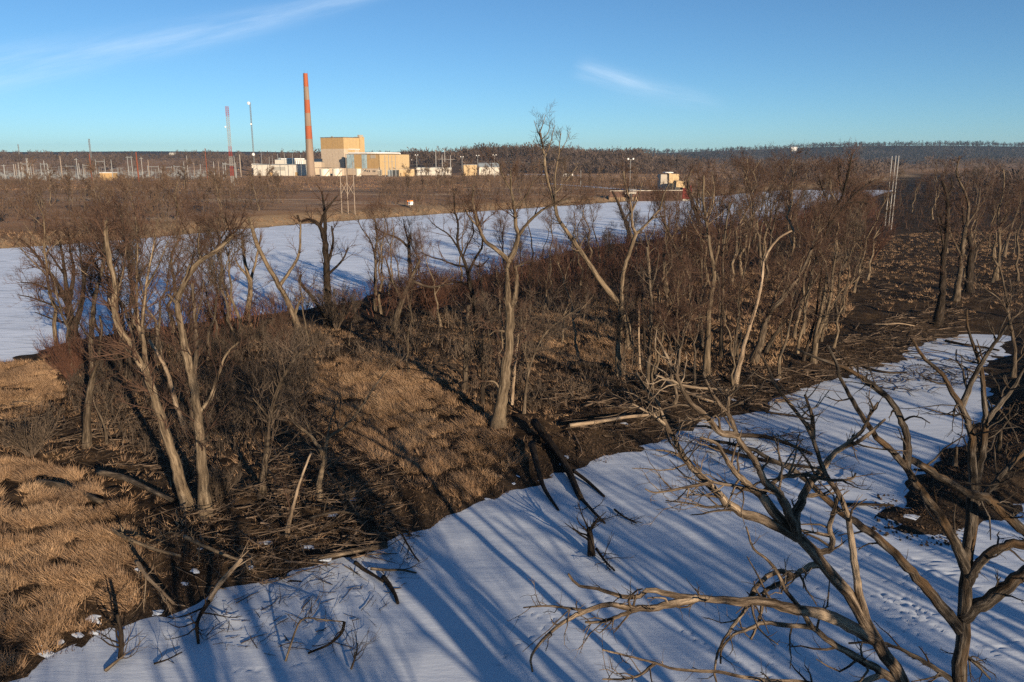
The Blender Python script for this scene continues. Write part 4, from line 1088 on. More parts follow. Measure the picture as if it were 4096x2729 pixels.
hero('black_limbed_tree', 'black limbed tree with one pale arching bough left of the giant', 'Z7', '''
36 22: 1010 700 985 560 970 480 955 400
20 7: 955 400 925 320 900 260 900 130 882 60 878 -40
18 6: 965 420 1000 330 1040 260 1030 160 1000 60
14 5: 940 380 880 370 820 345 760 330 690 300
17 6: 995 560 960 490 890 465 820 490 740 530 680 555
12 5: 905 270 850 200 790 160 750 130
12 5: 960 400 930 330 960 250 990 180 970 90
12 5: 985 360 1030 380 1080 330
''', 'bark_dark', 'twig', 1.2)
hero('giant_cottonwood', 'tallest thick pale trunked tree standing in mid island with a forked top', 'Z7', '''
78 48: 1128 1298 1150 1150 1175 950 1195 750 1195 650 1180 560
44 20: 1182 580 1180 420 1190 350
30 7: 1190 360 1130 290 1060 240 1020 160 1000 80 985 0 990 -90
34 9: 1192 350 1220 290 1245 200 1232 150 1222 60 1205 -60 1200 -170
22 7: 1240 200 1300 130 1380 60 1480 10 1545 -15
38 20: 1200 640 1225 560 1235 420 1228 380
12 5: 1228 385 1260 370 1310 345
16 7: 1172 745 1120 745 1080 770
20 7: 1135 1100 1112 1040 1060 1035
12 5: 1208 -50 1160 -130 1130 -220
12 5: 1220 60 1290 -20 1330 -110
12 5: 1020 160 960 90 930 20
''', 'bark_pale', 'twig', .95, tl=(.7, 2.2), side=14, late=.35)
hero('spindly_grey_tree', 'spindly dark tree just left of the giant trunk with hanging twigs', 'Z7', '26 10: 1045 1190 1040 1000 1045 800 1060 660\n10 4: 1040 960 1000 850 980 760\n10 4: 1042 1000 920 970 810 975', 'bark_dark', 'twig_grey', 1.6)
hero('orange_snag', 'orange brown barkless pole right of the giant trunk', 'Z7', '20 12: 1208 1180 1225 950 1245 760', 'wood_bare', 'twig', .2)
hero('fine_sapling', 'fine forked sapling with spreading crown right of the giant trunk', 'Z7', '20 6: 1275 1235 1300 1000 1350 850 1400 760 1480 690 1600 610\n9 4: 1300 980 1265 800 1260 620\n8 4: 1380 800 1420 680 1400 590', 'bark', 'twig_grey', 1.6)
hero('grey_stump_tree', 'grey trunk with snapped top left of the giant', 'Z7', '34 20: 940 1100 945 900 955 700 960 600\n10 4: 950 760 1000 700 1040 640', 'bark', 'twig_grey', 1.2)
hero('tall_leaning_tree', 'tall tree leaning left whose fine crown rises above the hills', 'Z3', '''
58 16: 1790 1978 1790 1800 1760 1700 1690 1568 1560 1400 1420 1190 1330 1060 1240 930 1215 830 1180 700 1140 560 1130 430 1110 320 1100 260
20 6: 1218 840 1215 700 1220 560 1245 430 1250 340 1262 260
12 4: 1135 480 1170 370 1200 250 1215 200
10 3: 1105 290 1070 220 1050 160
10 3: 1100 270 1120 190 1140 120
12 4: 1200 760 1300 640 1390 520
14 9: 1425 1195 1380 1180 1340 1160
12 6: 1430 1200 1420 1130 1450 1080
8 3: 1110 330 1160 260 1180 170
8 3: 1250 430 1300 330 1330 250
''', 'bark_pale', 'twig_grey', .75, tl=(.5, 1.5), late=.5)
hero('wye_tree', 'grey trunk opening in a wide Y before the river snow', 'Q', '''
44 26: 300 1260 300 1060 320 800 330 560 355 440 390 330 425 235
22 8: 425 238 400 180 395 80 380 0 350 -110 340 -200
22 10: 425 238 480 190 540 120 590 70 600 60
12 5: 500 175 560 120 640 110
14 6: 590 70 620 -40 660 -120
12 5: 395 80 440 -20 470 -120
''', 'bark_pale', 'twig', .9)
hero('black_leaning_tree', 'black trunk leaning left behind the Y shaped tree', 'Q', '40 12: 390 280 370 200 330 90 290 0 260 -60\n14 6: 350 130 400 60 420 -30', 'bark_dark', 'twig', .8)
hero('crooked_grove_tree', 'crooked grey trunk with forked stub at the left edge of grove', 'Q', '38 14: 500 1335 515 1150 525 900 530 720 520 560 510 440 500 330\n14 7: 532 620 560 520 585 380', 'bark', 'twig_grey', .8)
hero('short_snag', 'short thin splintered snag before the grove', 'Q', '20 9: 455 1205 445 1000 445 760', 'wood_bare', 'twig', .15)
hero('black_snag', 'charred looking narrow snag with pale tip at the grove edge', 'Q', '26 12: 490 1070 475 820 468 650', 'bark_dark', 'twig', .15)
hero('sinuous_pale_tree', 'tall sinuous tree with pale wood streaks in the grove centre', 'Q', '''
50 14: 915 1228 925 1000 935 750 960 600 970 500 945 370 930 240 910 120 895 0 898 -170
16 8: 945 625 930 560 925 510
18 6: 912 690 830 760 720 840 660 905
12 5: 905 825 800 835 720 862
12 6: 910 130 950 20 960 -60
''', 'bark_pale', 'twig', .8, late=.5)
hero('left_sweeping_tree', 'thin trunk sweeping left and up inside the grove', 'Q', '32 12: 882 1065 875 850 830 640 780 500 720 380 660 240 600 110\n10 4: 780 500 800 380 790 270', 'bark', 'twig', 1.3)
hero('straight_pole_tree', 'straight pale topped pole tree behind the sinuous tree', 'Q', '30 11: 1020 1112 1020 900 1030 700 1030 400 1050 200 1080 20\n10 4: 1030 420 1060 300 1120 200', 'bark', 'twig', 1.2)
hero('white_leaning_snag', 'bone pale dead trunk leaning right at the grove front', 'Q', '38 12: 1115 1275 1150 1130 1190 970 1250 780 1300 580 1315 430 1360 340 1430 260 1510 215', 'wood_bare', 'twig', .35)
hero('thick_leaning_tree', 'thick dark based trunk leaning right in the grove', 'Q', '60 16: 1235 1145 1290 1000 1350 800 1450 680 1540 560 1620 420 1665 285\n16 6: 1450 690 1480 560 1500 430', 'bark', 'twig', 1.0)
hero('low_leaning_tree', 'low slanting trunk below the thick leaning tree', 'Q', '32 10: 1320 1065 1420 900 1520 770 1620 650 1720 480\n12 5: 1520 770 1540 640 1530 520', 'bark', 'twig', 1.2)
hero('double_pole_tree', 'pair of pale broken poles rising from one base at grove right', 'Q', '46 16: 1660 1115 1690 900 1740 650 1755 515\n34 12: 1680 1000 1720 870 1780 680 1800 480 1825 360\n12 5: 1700 900 1850 640 1960 560 2020 460', 'bark_pale', 'twig_grey', .8)
hero('dark_slant_tree', 'dark slim trunk slanting behind the double poles', 'Q', '24 8: 1590 1112 1640 950 1680 800 1700 620 1730 420', 'bark_dark', 'twig', 1.0)
hero('thin_grove_tree', 'thin upright tree left of the bone pale snag', 'Q', '22 7: 1108 1112 1130 900 1150 650 1200 400 1225 200 1230 0\n10 4: 1190 450 1160 330 1150 200', 'bark', 'twig', 1.4)
hero('wind_swept_tree', 'large dark wind swept tree spreading right over the grove', 'Z4', '''
52 26: 800 1330 870 1120 960 900 1030 700
26 8: 1030 720 1060 600 1130 480 1150 400 1180 280 1190 200
22 7: 1035 715 1100 600 1200 480 1300 400 1350 370
14 5: 1130 480 1110 380 1100 280
14 5: 1160 520 1250 520 1320 540
14 5: 960 900 1080 760 1180 690 1280 650
14 5: 1060 600 1000 450 960 330
''', 'bark_dark', 'twig', 1.5, tl=(.8, 2.6))
hero('arching_pale_tree', 'slender pale tree arching right over the grove', 'Z4', '22 6: 560 1500 640 1250 720 1050 860 900 940 780 920 740\n10 4: 700 1100 740 980 720 860', 'bark_pale', 'twig', 1.0)
hero('forked_grove_tree', 'dark forked tree in front of the red wall', 'Z4', '40 14: 250 900 200 760 150 620 110 500 90 380 120 290\n20 7: 160 640 150 520 160 420 190 340\n12 5: 120 520 80 440 60 330', 'bark', 'twig', 1.1)

# right hand trees
hero('lone_right_tree', 'lone tree on bare ground at right with crooked upper limbs', 'Z4', '''
54 18: 1770 1335 1800 1150 1810 900 1830 750 1840 600 1830 460 1800 380
16 6: 1815 830 1780 650 1760 580
14 6: 1830 740 1790 620 1770 540
14 6: 1810 900 1750 780 1690 700
12 5: 1840 480 1870 420 1860 350
''', 'bark_dark', 'twig', .8)
hero('white_topped_tree', 'tall tree with a white splintered top at right', 'Z4', '44 9: 1890 1205 1920 1000 1940 800 1970 650 1980 540 1940 420 1900 330 1920 210\n16 6: 1930 870 1860 740 1830 650\n14 5: 1960 700 2040 560 2060 420', 'bark', 'twig', .8)
hero('black_trunk_tree', 'black thick trunked tree between the white topped and edge trees', 'Z4', '64 20: 1980 1145 1990 950 2000 820 1960 700 1940 560\n20 7: 1995 900 2060 800 2150 700\n18 6: 1990 860 1900 780 1850 730', 'bark_dark', 'twig', 1.1)
hero('pale_crooked_pole', 'pale crooked pole tree near the right edge', 'Z4', '26 8: 2160 1055 2190 850 2180 600 2210 480 2220 360 2215 300\n10 4: 2185 700 2240 600 2300 560', 'bark_pale', 'twig', .7)
hero('edge_pole_tree', 'grey leaning pole at the right edge of the picture', 'Z4', '24 8: 2215 905 2250 750 2300 600 2330 520', 'bark', 'twig', .7)
hero('right_edge_tree', 'branched dead tree on the mud at the right edge above the slough', 'R', '''
40 14: 1690 1100 1700 900 1665 700 1640 560 1600 300 1560 150
22 8: 1645 640 1700 600 1770 550
16 6: 1640 560 1560 440 1450 360 1370 310
16 6: 1650 540 1670 400 1655 260
22 10: 1695 1000 1780 930 1850 850
''', 'bark', 'twig_grey', .5)

# ------------------------------------------------------------------ tree kinds that are copied
def gen_tree(seed, H, lean=.1, limbs=7, dens=1.0, spread=1.0, bark='bark', twig='twig', crown0=.35, thick=1.0, fine=True, rmin=.010):
    r = np.random.default_rng(seed)
    n = 12; t_ = np.linspace(0, 1, n)
    a = r.uniform(0, 2 * pi); P = np.stack([cos(a) * lean * H * t_ ** 1.4, sin(a) * lean * H * t_ ** 1.4, H * t_ * .93], 1)
    P[1:-1, :2] += r.normal(size=(n - 2, 2)) * H * .012
    P[0, 2] = -.5
    R_ = (.010 * H + .05) * thick * (1 - .85 * t_) * (1 + .5 * np.exp(-t_ * 18))
    tb = Buf().tubes(P, R_, 8)
    A, AR = grow(P[None], R_[None], limbs, (crown0, .95), (28, 62), (.22 * H * spread, .42 * H * spread), 8, .62, 1, r, .3, .14, bend=.10)
    tb.tubes(A, AR, 6, False)
    cb = Buf()
    alls = (np.concatenate([A, resample(P[5:], 8)[None]]), np.concatenate([AR, np.interp(np.linspace(.45, 1, 8), t_, R_)[None]]))
    B, BR = grow(*alls, int(10 * dens), (.15, 1), (25, 70), (.07 * H, .20 * H), 5, .5, .06, r, .22, .18, rmin * 1.6)
    C_, CR = grow(B, BR, 7, (.15, 1), (20, 60), (.04 * H, .10 * H), 4, .6, .03, r, .18, .2, rmin)
    cb.tubes(B, BR, 3, False).ribs(C_, CR, r)
    if fine:
        D_, DR_ = grow(C_, CR, 4, (.2, 1), (20, 55), (.3, 1.0), 3, .7, .016, r, .12, .2, rmin * .9); cb.ribs(D_, DR_, r)
    return tb.mesh('trunk', bark), cb.mesh('crown', twig)


def put(name, kind, x, y, label, group, rz, sc, z=None):
    o = thing(name, label, 'tree', (x, y, hz(x, y) if z is None else z), rz, group, sc)
    link('trunk', kind[0], o); link('crown', kind[1], o)
    return o


MIDT = [gen_tree(11, 14, .10, 7, .6, .9), gen_tree(12, 16, .22, 6, .6, .8, 'bark_pale'), gen_tree(13, 12, .06, 9, .9, 1.1, 'bark_dark'), gen_tree(14, 17, .16, 6, .55, .7, 'bark_pale'), gen_tree(15, 11, .3, 7, .8, 1.0, 'bark', 'twig_grey'), gen_tree(16, 15, .1, 5, .5, .7, 'bark_pale', 'twig', .5), gen_tree(17, 16, .26, 5, .5, .7, 'bark', 'twig', .5)]
FART = [gen_tree(31, 11, .08, 7, .9, 1, 'bark', 'twig_far', fine=False, rmin=.045), gen_tree(32, 13, .12, 6, .9, .9, 'bark_pale', 'twig_far', fine=False, rmin=.045), gen_tree(33, 9, .1, 8, 1.0, 1.2, 'bark', 'twig_far', .2, fine=False, rmin=.045), gen_tree(34, 12, .18, 6, .7, 1, 'bark_pale', 'twig_far', fine=False, rmin=.045)]
BACKT = [gen_tree(51, 22, .06, 9, .25, 1, 'bark', 'twig', .35, 1.5, False, .03), gen_tree(52, 25, .1, 8, .2, .9, 'bark', 'twig', .4, 1.5, False, .03), gen_tree(53, 19, .14, 7, .2, 1.0, 'bark_dark', 'twig', .4, 1.3, False, .03)]


def scatter(name, kinds, spots, labelf, group, sc=(.8, 1.15), seed=5):
    r = np.random.default_rng(seed)
    spots = sorted(spots, key=lambda p_: p_[0] / max(p_[1], 1))
    for k_, (x, y) in enumerate(spots): put(name, kinds[r.integers(len(kinds))], x, y, labelf(k_ + 1), group, r.uniform(0, 6.28), r.uniform(*sc))


def region(poly, n, seed, gap=2.0, z=.8, ok=None):
    r = np.random.default_rng(seed); out = []; P = np.array(poly); w_ = Uw(poly, z)
    xs_, ys_ = [p_[0] for p_ in w_], [p_[1] for p_ in w_]; tries = 0
    while len(out) < n and tries < 6000:
        tries += 1; x, y = r.uniform(min(xs_), max(xs_)), r.uniform(min(ys_), max(ys_))
        if sdist(w_, np.array([x]), np.array([y]))[0] > 0: continue
        if min(sdist(q_, np.array([x]), np.array([y]))[0] for q_ in (SLOUGH, RIVER, LAKE)) < 1.2: continue
        if any((x - a) ** 2 + (y - b_) ** 2 < gap * gap for a, b_ in out): continue
        out.append((x, y))
    return out


scatter('grove_tree', MIDT, region([(1480, 640), (1700, 560), (1960, 500), (2010, 600), (1960, 740), (1850, 800), (1650, 840), (1500, 860)], 80, 1, 1.6),
        lambda k_: f'bare brown tree in the crowded grove, {nth(k_)} from the grove left edge', 'bare trees of the right grove', (.8, 1.25), 1)
scatter('bank_tree', MIDT, region([(820, 690), (1000, 650), (1230, 600), (1480, 560), (1500, 640), (1250, 690), (1000, 700), (830, 740)], 26, 2, 2.2),
        lambda k_: f'{nth(k_)} from left of the slim bare trees along the island river edge', 'slim bare trees on the island river edge', (.55, .95), 2)
scatter('left_bank_tree', MIDT, region([(100, 800), (300, 760), (560, 735), (600, 800), (420, 900), (180, 930)], 20, 3, 1.8),
        lambda k_: f'{nth(k_)} from left of the thin bare trees behind the left clump', 'small bare trees behind the left clump', (.8, 1.2), 3)
scatter('mid_island_tree', MIDT, region([(560, 780), (900, 740), (1200, 700), (1480, 690), (1480, 860), (1240, 930), (1000, 880), (700, 960), (560, 1000)], 24, 21, 3.2),
        lambda k_: f'{nth(k_)} from left of the thin bare trees scattered over mid island', 'thin bare trees scattered over mid island', (.35, .7), 21)
scatter('shore_tree', [MIDT[0], MIDT[1], MIDT[5]], region([(1480, 860), (1850, 780), (1960, 780), (1800, 880), (1500, 960)], 12, 22, 3.0),
        lambda k_: f'{nth(k_)} from left of the bare trees at the grove shore', 'bare trees at the grove shore', (.5, .8), 22)
scatter('right_wood_tree', [MIDT[0], MIDT[2], MIDT[4], MIDT[3]], region([(2060, 470), (2200, 430), (2430, 420), (2480, 540), (2353, 560), (2200, 520), (2080, 540)], 60, 4, 3.6),
        lambda k_: f'dark bare tree of the right hand wood, {nth(k_)} counting from the white poles', 'dark trees of the right hand wood', (.8, 1.2), 4)
scatter('right_bank_tree', MIDT, region([(2150, 560), (2353, 560), (2400, 680), (2180, 640)], 15, 14, 3),
        lambda k_: f'{nth(k_)} from left of the bare trees on the grassy clearing at right', 'bare trees on the right clearing', (.7, 1.0), 14)
scatter('far_bank_tree', FART, region([(-60, 545), (-60, 470), (300, 450), (640, 440), (660, 490), (520, 515), (300, 538)], 62, 5, 4, 2.5),
        lambda k_: f'bare tree on the far river bank at left, {nth(k_)} from the left edge', 'bare trees on the far bank left of the timber poles', (.75, 1.25), 5)
scatter('far_bank_tree', FART, region([(880, 470), (900, 430), (1150, 412), (1320, 415), (1540, 432), (1500, 448), (1250, 468), (1000, 482)], 52, 6, 4.5, 2.8),
        lambda k_: f'bare tree on the far bank right of timber poles, {nth(k_)} from the left', 'bare trees on the far bank right of the timber poles', (.8, 1.3), 6)
scatter('far_bank_tree', FART, region([(1560, 420), (1700, 412), (1950, 408), (1990, 418), (1850, 425), (1700, 432), (1580, 440)], 24, 7, 6, 2.8),
        lambda k_: f'bare tree behind the intake on the far bank, {nth(k_)} from the left', 'bare trees behind the river intake', (.8, 1.2), 7)
# trees of the near bank behind the camera; the picture shows only their long shadows
r = np.random.default_rng(77)
spots = []
while len(spots) < 165:
    x, y = (r.uniform(-30, 135), r.uniform(-105, 70)) if len(spots) < 100 else (r.uniform(-25, 62), r.uniform(-62, 4))
    if math.hypot(x, y) < 11 or sdist(SLOUGH, np.array([x]), np.array([y]))[0] < 1.5: continue
    if abs(x) < .74 * y + 12 and y > 0: continue
    if any((x - a) ** 2 + (y - b_) ** 2 < 14 for a, b_ in spots): continue
    if abs((x * .866 + y * .5) - 0) < 3 and y < 0: continue
    spots.append((x, y))
for x, y in spots: put('near_bank_tree', BACKT[r.integers(3)], x, y, 'bare tall tree on the near bank that throws a long shadow over the slough', 'tall trees on the near bank', r.uniform(0, 6.28), r.uniform(.7, 1.05))

# ------------------------------------------------------------------ shrubs and thickets
def thicket(name, label, poly, n, hgt, mat, seed, z=.8, thick=.018, m=6, pat=(5, .32)):
    r = np.random.default_rng(seed); w_ = Uw(poly, z); xs_, ys_ = [p_[0] for p_ in w_], [p_[1] for p_ in w_]
    x, y = r.uniform(min(xs_), max(xs_), n * 12), r.uniform(min(ys_), max(ys_), n * 12)
    k_ = (sdist(w_, x, y) < 0) & (np.minimum(np.minimum(sdist(SLOUGH, x, y), sdist(RIVER, x, y)), sdist(LAKE, x, y)) > .6) & (.65 * vnoise(x / pat[0], y / pat[0], seed) + .35 * vnoise(x / pat[0] * 3, y / pat[0] * 3, seed + 9) > pat[1])
    x, y = x[k_][:n], y[k_][:n]; n = len(x)
    p = np.stack([x, y, terrain(x, y) - .1], 1); d = unit(np.stack([r.normal(size=n) * .35, r.normal(size=n) * .35, np.ones(n)], 1))
    L_ = r.uniform(hgt[0], hgt[1], n)[:, None] * (.6 + .8 * vnoise(x / 4, y / 4, seed + 1))[:, None]
    pts = [p]
    for q in range(4): pts.append(pts[-1] + d * L_ / 4); d = unit(d + r.normal(size=d.shape) * .16)
    P = np.stack(pts, 1); R_ = r.uniform(.7, 1.3, n)[:, None] * thick * np.linspace(1.3, .4, 5)[None]
    A, AR = grow(P, R_, m, (.2, 1), (15, 50), (hgt[0] * .3, hgt[1] * .4), 3, .7, thick, r, .25, .2, thick * .4)
    bf = Buf().ribs(P, R_ * 1.2, r).ribs(A, AR, r)
    B_, BR_ = grow(A, AR, 3, (.3, 1), (15, 50), (hgt[0] * .15, hgt[1] * .25), 2, .8, thick * .7, r, .2, .2, thick * .45); bf.ribs(B_, BR_, r)
    link(name, bf.mesh(name, mat), kind='stuff', label=label, category='brush')


thicket('river_edge_brush', 'reddish brown brush along the river edge of the island', [(90, 815), (300, 745), (560, 715), (680, 695), (800, 680), (900, 645), (1080, 625), (1230, 590), (1500, 540), (1640, 520), (1900, 470), (2000, 450), (2020, 500), (1900, 540), (1640, 590), (1300, 670), (1080, 700), (900, 730), (680, 750), (400, 800), (150, 900)], 5600, (1.6, 4.2), 'twig_red', 61, thick=.026)
thicket('mid_island_brush', 'dark tangled brush under the trees of the island', [(880, 640), (1240, 600), (1480, 580), (1700, 560), (1950, 520), (1980, 640), (1850, 740), (1500, 780), (1250, 720), (900, 740)], 2800, (1.2, 3.2), 'twig', 62, thick=.024)
thicket('left_clump_brush', 'grey brown brush around the left tree clump', [(130, 830), (420, 790), (620, 760), (760, 790), (700, 950), (560, 1050), (420, 1120), (180, 980)], 1800, (.8, 2.4), 'twig_grey', 63, m=5)
thicket('far_bank_brush', 'brown brush covering the far bank', [(-80, 560), (-80, 425), (300, 418), (640, 420), (700, 440), (660, 470), (540, 520), (300, 543)], 4800, (1.8, 5.2), 'twig_far', 64, 2.0, .06, 4, (16, .53))
thicket('far_bank_brush', 'brown brush on the far bank between timber poles and intake', [(860, 480), (880, 420), (1150, 408), (1560, 425), (1560, 446), (1250, 472), (1000, 488)], 4200, (1.8, 5.2), 'twig_far', 65, 2.5, .06, 4, (16, .47))
thicket('plant_front_brush', 'dark hedge of brush in front of the plant', [(520, 428), (520, 412), (800, 411), (1150, 408), (1150, 420), (800, 426)], 2600, (2.0, 4.0), 'twig_far', 66, 3, .09, 3, (20, .42))
thicket('field_brush', 'sparse brush dotted over the far field', [(1250, 425), (1300, 398), (2000, 385), (2060, 400), (1950, 425), (1560, 440)], 2600, (2.5, 5.5), 'twig_far', 67, 3, .1, 3, (30, .52))
thicket('right_wood_brush', 'dark brush below the right hand wood', [(2040, 470), (2200, 420), (2480, 410), (2480, 540), (2200, 540), (2060, 530)], 3000, (1.5, 4.5), 'twig', 68, .9, .045, 4)
thicket('understory_brush', 'dead weeds and saplings under the trees of mid island', [(420, 820), (760, 780), (1200, 700), (1480, 690), (1480, 880), (1240, 960), (1000, 900), (760, 830), (640, 1000), (560, 1080), (420, 1000)], 2200, (.5, 2.0), 'twig_grey', 70, m=5, pat=(4, .42))
thicket('near_spit_brush', 'sparse brown twigs on the clearing at right', [(1950, 560), (2353, 560), (2353, 740), (1980, 740)], 260, (.4, 1.2), 'twig_grey', 69, .9, .012, 4)


def shrub(label, fr, x, y, wpx, hpx, mat, n=26, seed=0):
    r = np.random.default_rng(900 + seed); p = G(*F(fr, x, y), .8); k_ = pxm(p[1], 2) / FR[fr][2]; wd, ht = wpx * k_ / 2, hpx * k_
    a = r.uniform(0, 2 * pi, n); q = np.sqrt(r.random(n))
    d = unit(np.stack([np.cos(a) * q * wd, np.sin(a) * q * wd, np.full(n, ht)], 1)); pts = [np.stack([np.cos(a) * .15, np.sin(a) * .15, a * 0], 1)]
    L_ = (ht * r.uniform(.75, 1.05, n) / np.maximum(d[:, 2], .5))[:, None]
    for _ in range(5): pts.append(pts[-1] + d * L_ / 5); d = unit(d + r.normal(size=d.shape) * .14)
    P = np.stack(pts, 1); R_ = .045 * np.linspace(1, .3, 6)[None] * r.uniform(.6, 1.3, n)[:, None]
    A, AR = grow(P, R_, 9, (.2, 1), (15, 55), (ht * .15, ht * .4), 4, .6, .03, r, .2, .2, .01); B_, BR_ = grow(A, AR, 8, (.15, 1), (15, 50), (ht * .08, ht * .22), 3, .7, .016, r, .15, .2, .010)
    o = thing('shrub', label, 'shrub', (p[0], p[1], hz(p[0], p[1])), 0, 'separate shrubs on the island')
    link('stems', Buf().tubes(P, R_, 5, False).mesh('stems', mat), o); link('crown', Buf().tubes(A, AR, 3, False).ribs(B_, BR_, r).mesh('crown', mat), o)


shrub('rounded red brown shrub standing alone below the white poles', 'Z4', 1330, 930, 330, 300, 'twig_red', 34, 1)
shrub('wide dark red brown shrub by the river at mid island', 'Z7', 760, 690, 330, 270, 'twig_red', 40, 2)
shrub('fine reddish shrub at the foot of the broad dark tree', 'Z5', 420, 1080, 260, 300, 'twig_red', 26, 3)
shrub('tall upright shrub before the snow at mid left', 'Z5', 1230, 800, 260, 380, 'twig_red', 30, 4)
shrub('sprawling grey shrub lying over the left grass', 'Z5', 180, 1490, 420, 230, 'twig_grey', 30, 5)
shrub('grey fallen crown of fine branches right of left clump', 'Z7', 210, 760, 300, 230, 'twig_grey', 34, 6)
shrub('low twiggy shrub at the foot of the grey forked tree', 'Z6', 1330, 520, 260, 200, 'twig_grey', 26, 7)
shrub('thin shrub right of the tall leaning tree base', 'Q', 660, 1010, 260, 260, 'twig', 26, 8)

# ------------------------------------------------------------------ woods that read as one mass
def forest(name, label, x, y, hgt, mat, seed, nb=16, wid=.28):
    r = np.random.default_rng(seed); n = len(x); z = terrain(x, y); h_ = r.uniform(hgt[0], hgt[1], n) * (.55 + .9 * vnoise(x / 45, y / 45, seed))
    bf = Buf(); P0 = np.stack([x, y, z - .5], 1); P1 = P0 + np.stack([r.normal(size=n) * .5, r.normal(size=n) * .5, h_ * .85], 1)
    P = np.stack([P0, P1], 1); bf.tubes(P, np.stack([h_ * .018, h_ * .006], 1) + .05, 3, False)
    t_ = r.uniform(.18, .95, (n, nb)); b_ = P0[:, None] + (P1 - P0)[:, None] * t_[..., None]
    a = r.uniform(0, 2 * pi, (n, nb)); el = r.uniform(.25, 1.25, (n, nb)); l_ = h_[:, None] * r.uniform(.2, .42, (n, nb)) * (1.2 - .6 * t_)
    d = np.stack([np.cos(a) * np.cos(el), np.sin(a) * np.cos(el), np.sin(el)], -1); e = b_ + d * l_[..., None]
    s_ = unit(np.cross(d, r.normal(size=d.shape))) * (l_ * wid * .5)[..., None]
    V = np.stack([b_ - s_ * .15, e - s_, e + s_ * .6 + d * l_[..., None] * .25], 2).reshape(-1, 3)
    bf.add(V, np.arange(len(V)).reshape(-1, 3))
    link(name, bf.mesh(name, mat, False), kind='stuff', label=label, category='wood')


r = np.random.default_rng(5)
n = 5200; y = r.uniform(1040, 1900, n); x = y * r.uniform(-.75, .12, n)
k_ = (vnoise(x / 60, y / 100, 31) + .55 * ss(1450, 1650, y) + .18 * (vnoise(x / 20, y / 30, 33) - .5) > .60)
forest('ridge_wood', 'bare brown wood along the left ridge', x[k_], y[k_], (9, 15), 'forest', 41)
n = 2600; x = r.uniform(-300, 300, n); y = r.uniform(925, 1260, n); k_ = (np.interp(x, HILL['x'], HILL['h']) > 5 + 8 * vnoise(x / 30, y / 30, 34)) & ~((x < -20) & (y < 1090) & (y > 930) & (x < -20 - (y - 930) * .1) & (vnoise(x / 25, y / 25, 3) < .75))
forest('hill_wood', 'dense bare wood covering the hill behind the tall leaning tree', x[k_], y[k_], (11, 17), 'forest', 42, 18)
n = 8000; y = r.uniform(2250, 3400, n) ; x = y * r.uniform(-.05, .85, n); k_ = vnoise(x / 110, y / 160, 36) > .16
forest('far_ridge_wood', 'blue grey wood covering the far right ridge', x[k_], y[k_], (12, 19), 'forest_far', 43, 9, .45)
n = 7000; y = 480 + 1500 * r.random(n) ** 1.5; x = y * r.uniform(.05, .95, n)
fld = (np.abs(x / y - .18) < .12) & (y < 900)
k_ = (np.minimum(np.minimum(sdist(RIVER, x, y), sdist(LAKE, x, y)), sdist(SLOUGH, x, y)) > 4) & (y > yfar(x) + 20) & ~fld & (vnoise(x / 70, y / 110, 37) > .30)
forest('bottomland_wood', 'bare bottomland wood beyond the river on the right', x[k_], y[k_], (9, 15), 'forest', 44, 15)
n = 900; x = r.uniform(180, 700, n); y = r.uniform(180, 620, n); k_ = (sdist(RIVER, x, y) > 4) & (y < yfar(x) - 5) & (x > .5 * y + 20)
forest('right_wood', 'bare wood filling the land right of the river bend', x[k_], y[k_], (10, 15), 'forest', 45, 24, .2)

# ------------------------------------------------------------------ dry grass
def grass(name, label, poly, n, nb, ln, seed, z=.9, mat='grass', shore=(2.0, 2.6), thr=.36, tilt=(.5, 1.42), wd=.026):
    r = np.random.default_rng(seed); w_ = Uw(poly, z); xs_, ys_ = [p_[0] for p_ in w_], [p_[1] for p_ in w_]
    x, y = r.uniform(min(xs_), max(xs_), n * 6), r.uniform(min(ys_), max(ys_), n * 6)
    dn = .35 * vnoise(x / 4.2, y / 4.2, seed) + .65 * vnoise(x / .95, y / .7, seed + 1)
    sd_ = sdist(SLOUGH, x, y)
    k_ = (sdist(w_, x, y) < 0) & (sd_ > shore[0] + shore[1] * vnoise(x / 3, y / 3, 11)) & (sdist(RIVER, x, y) > 1.2) & (dn > thr)
    x, y = x[k_][:n], y[k_][:n]; n = len(x); zz = terrain(x, y) - .05
    q = vnoise(x / .95, y / .7, seed + 1); wa = 2 * pi * vnoise(x / 7, y / 7, seed + 5)
    a = r.uniform(0, 2 * pi, (n, nb)); tl_ = r.uniform(tilt[0], tilt[1], (n, nb)); L_ = r.uniform(ln[0], ln[1], (n, nb)) * (.5 + 1.0 * q)[:, None]
    d = np.stack([np.cos(a) * np.sin(tl_) + .5 * np.cos(wa)[:, None], np.sin(a) * np.sin(tl_) + .35 * np.sin(wa)[:, None], np.cos(tl_) + .12], -1)
    b_ = np.stack([x, y, zz], 1)[:, None] + np.stack([np.cos(a), np.sin(a), a * 0], -1) * r.uniform(0, .2, (n, nb))[..., None]
    s_ = unit(np.cross(d, r.normal(size=d.shape) * .5 + np.array([0, 0, 1.0]))) * wd
    e_ = b_ + d * L_[..., None]; e_[..., 2] = np.maximum(e_[..., 2], zz[:, None] + .05)
    V = np.stack([b_ - s_, b_ + s_, e_], 2).reshape(-1, 3)
    link(name, mesh(name, V, [np.arange(len(V)).reshape(-1, 3)], mat, False), kind='stuff', label=label, category='grass')


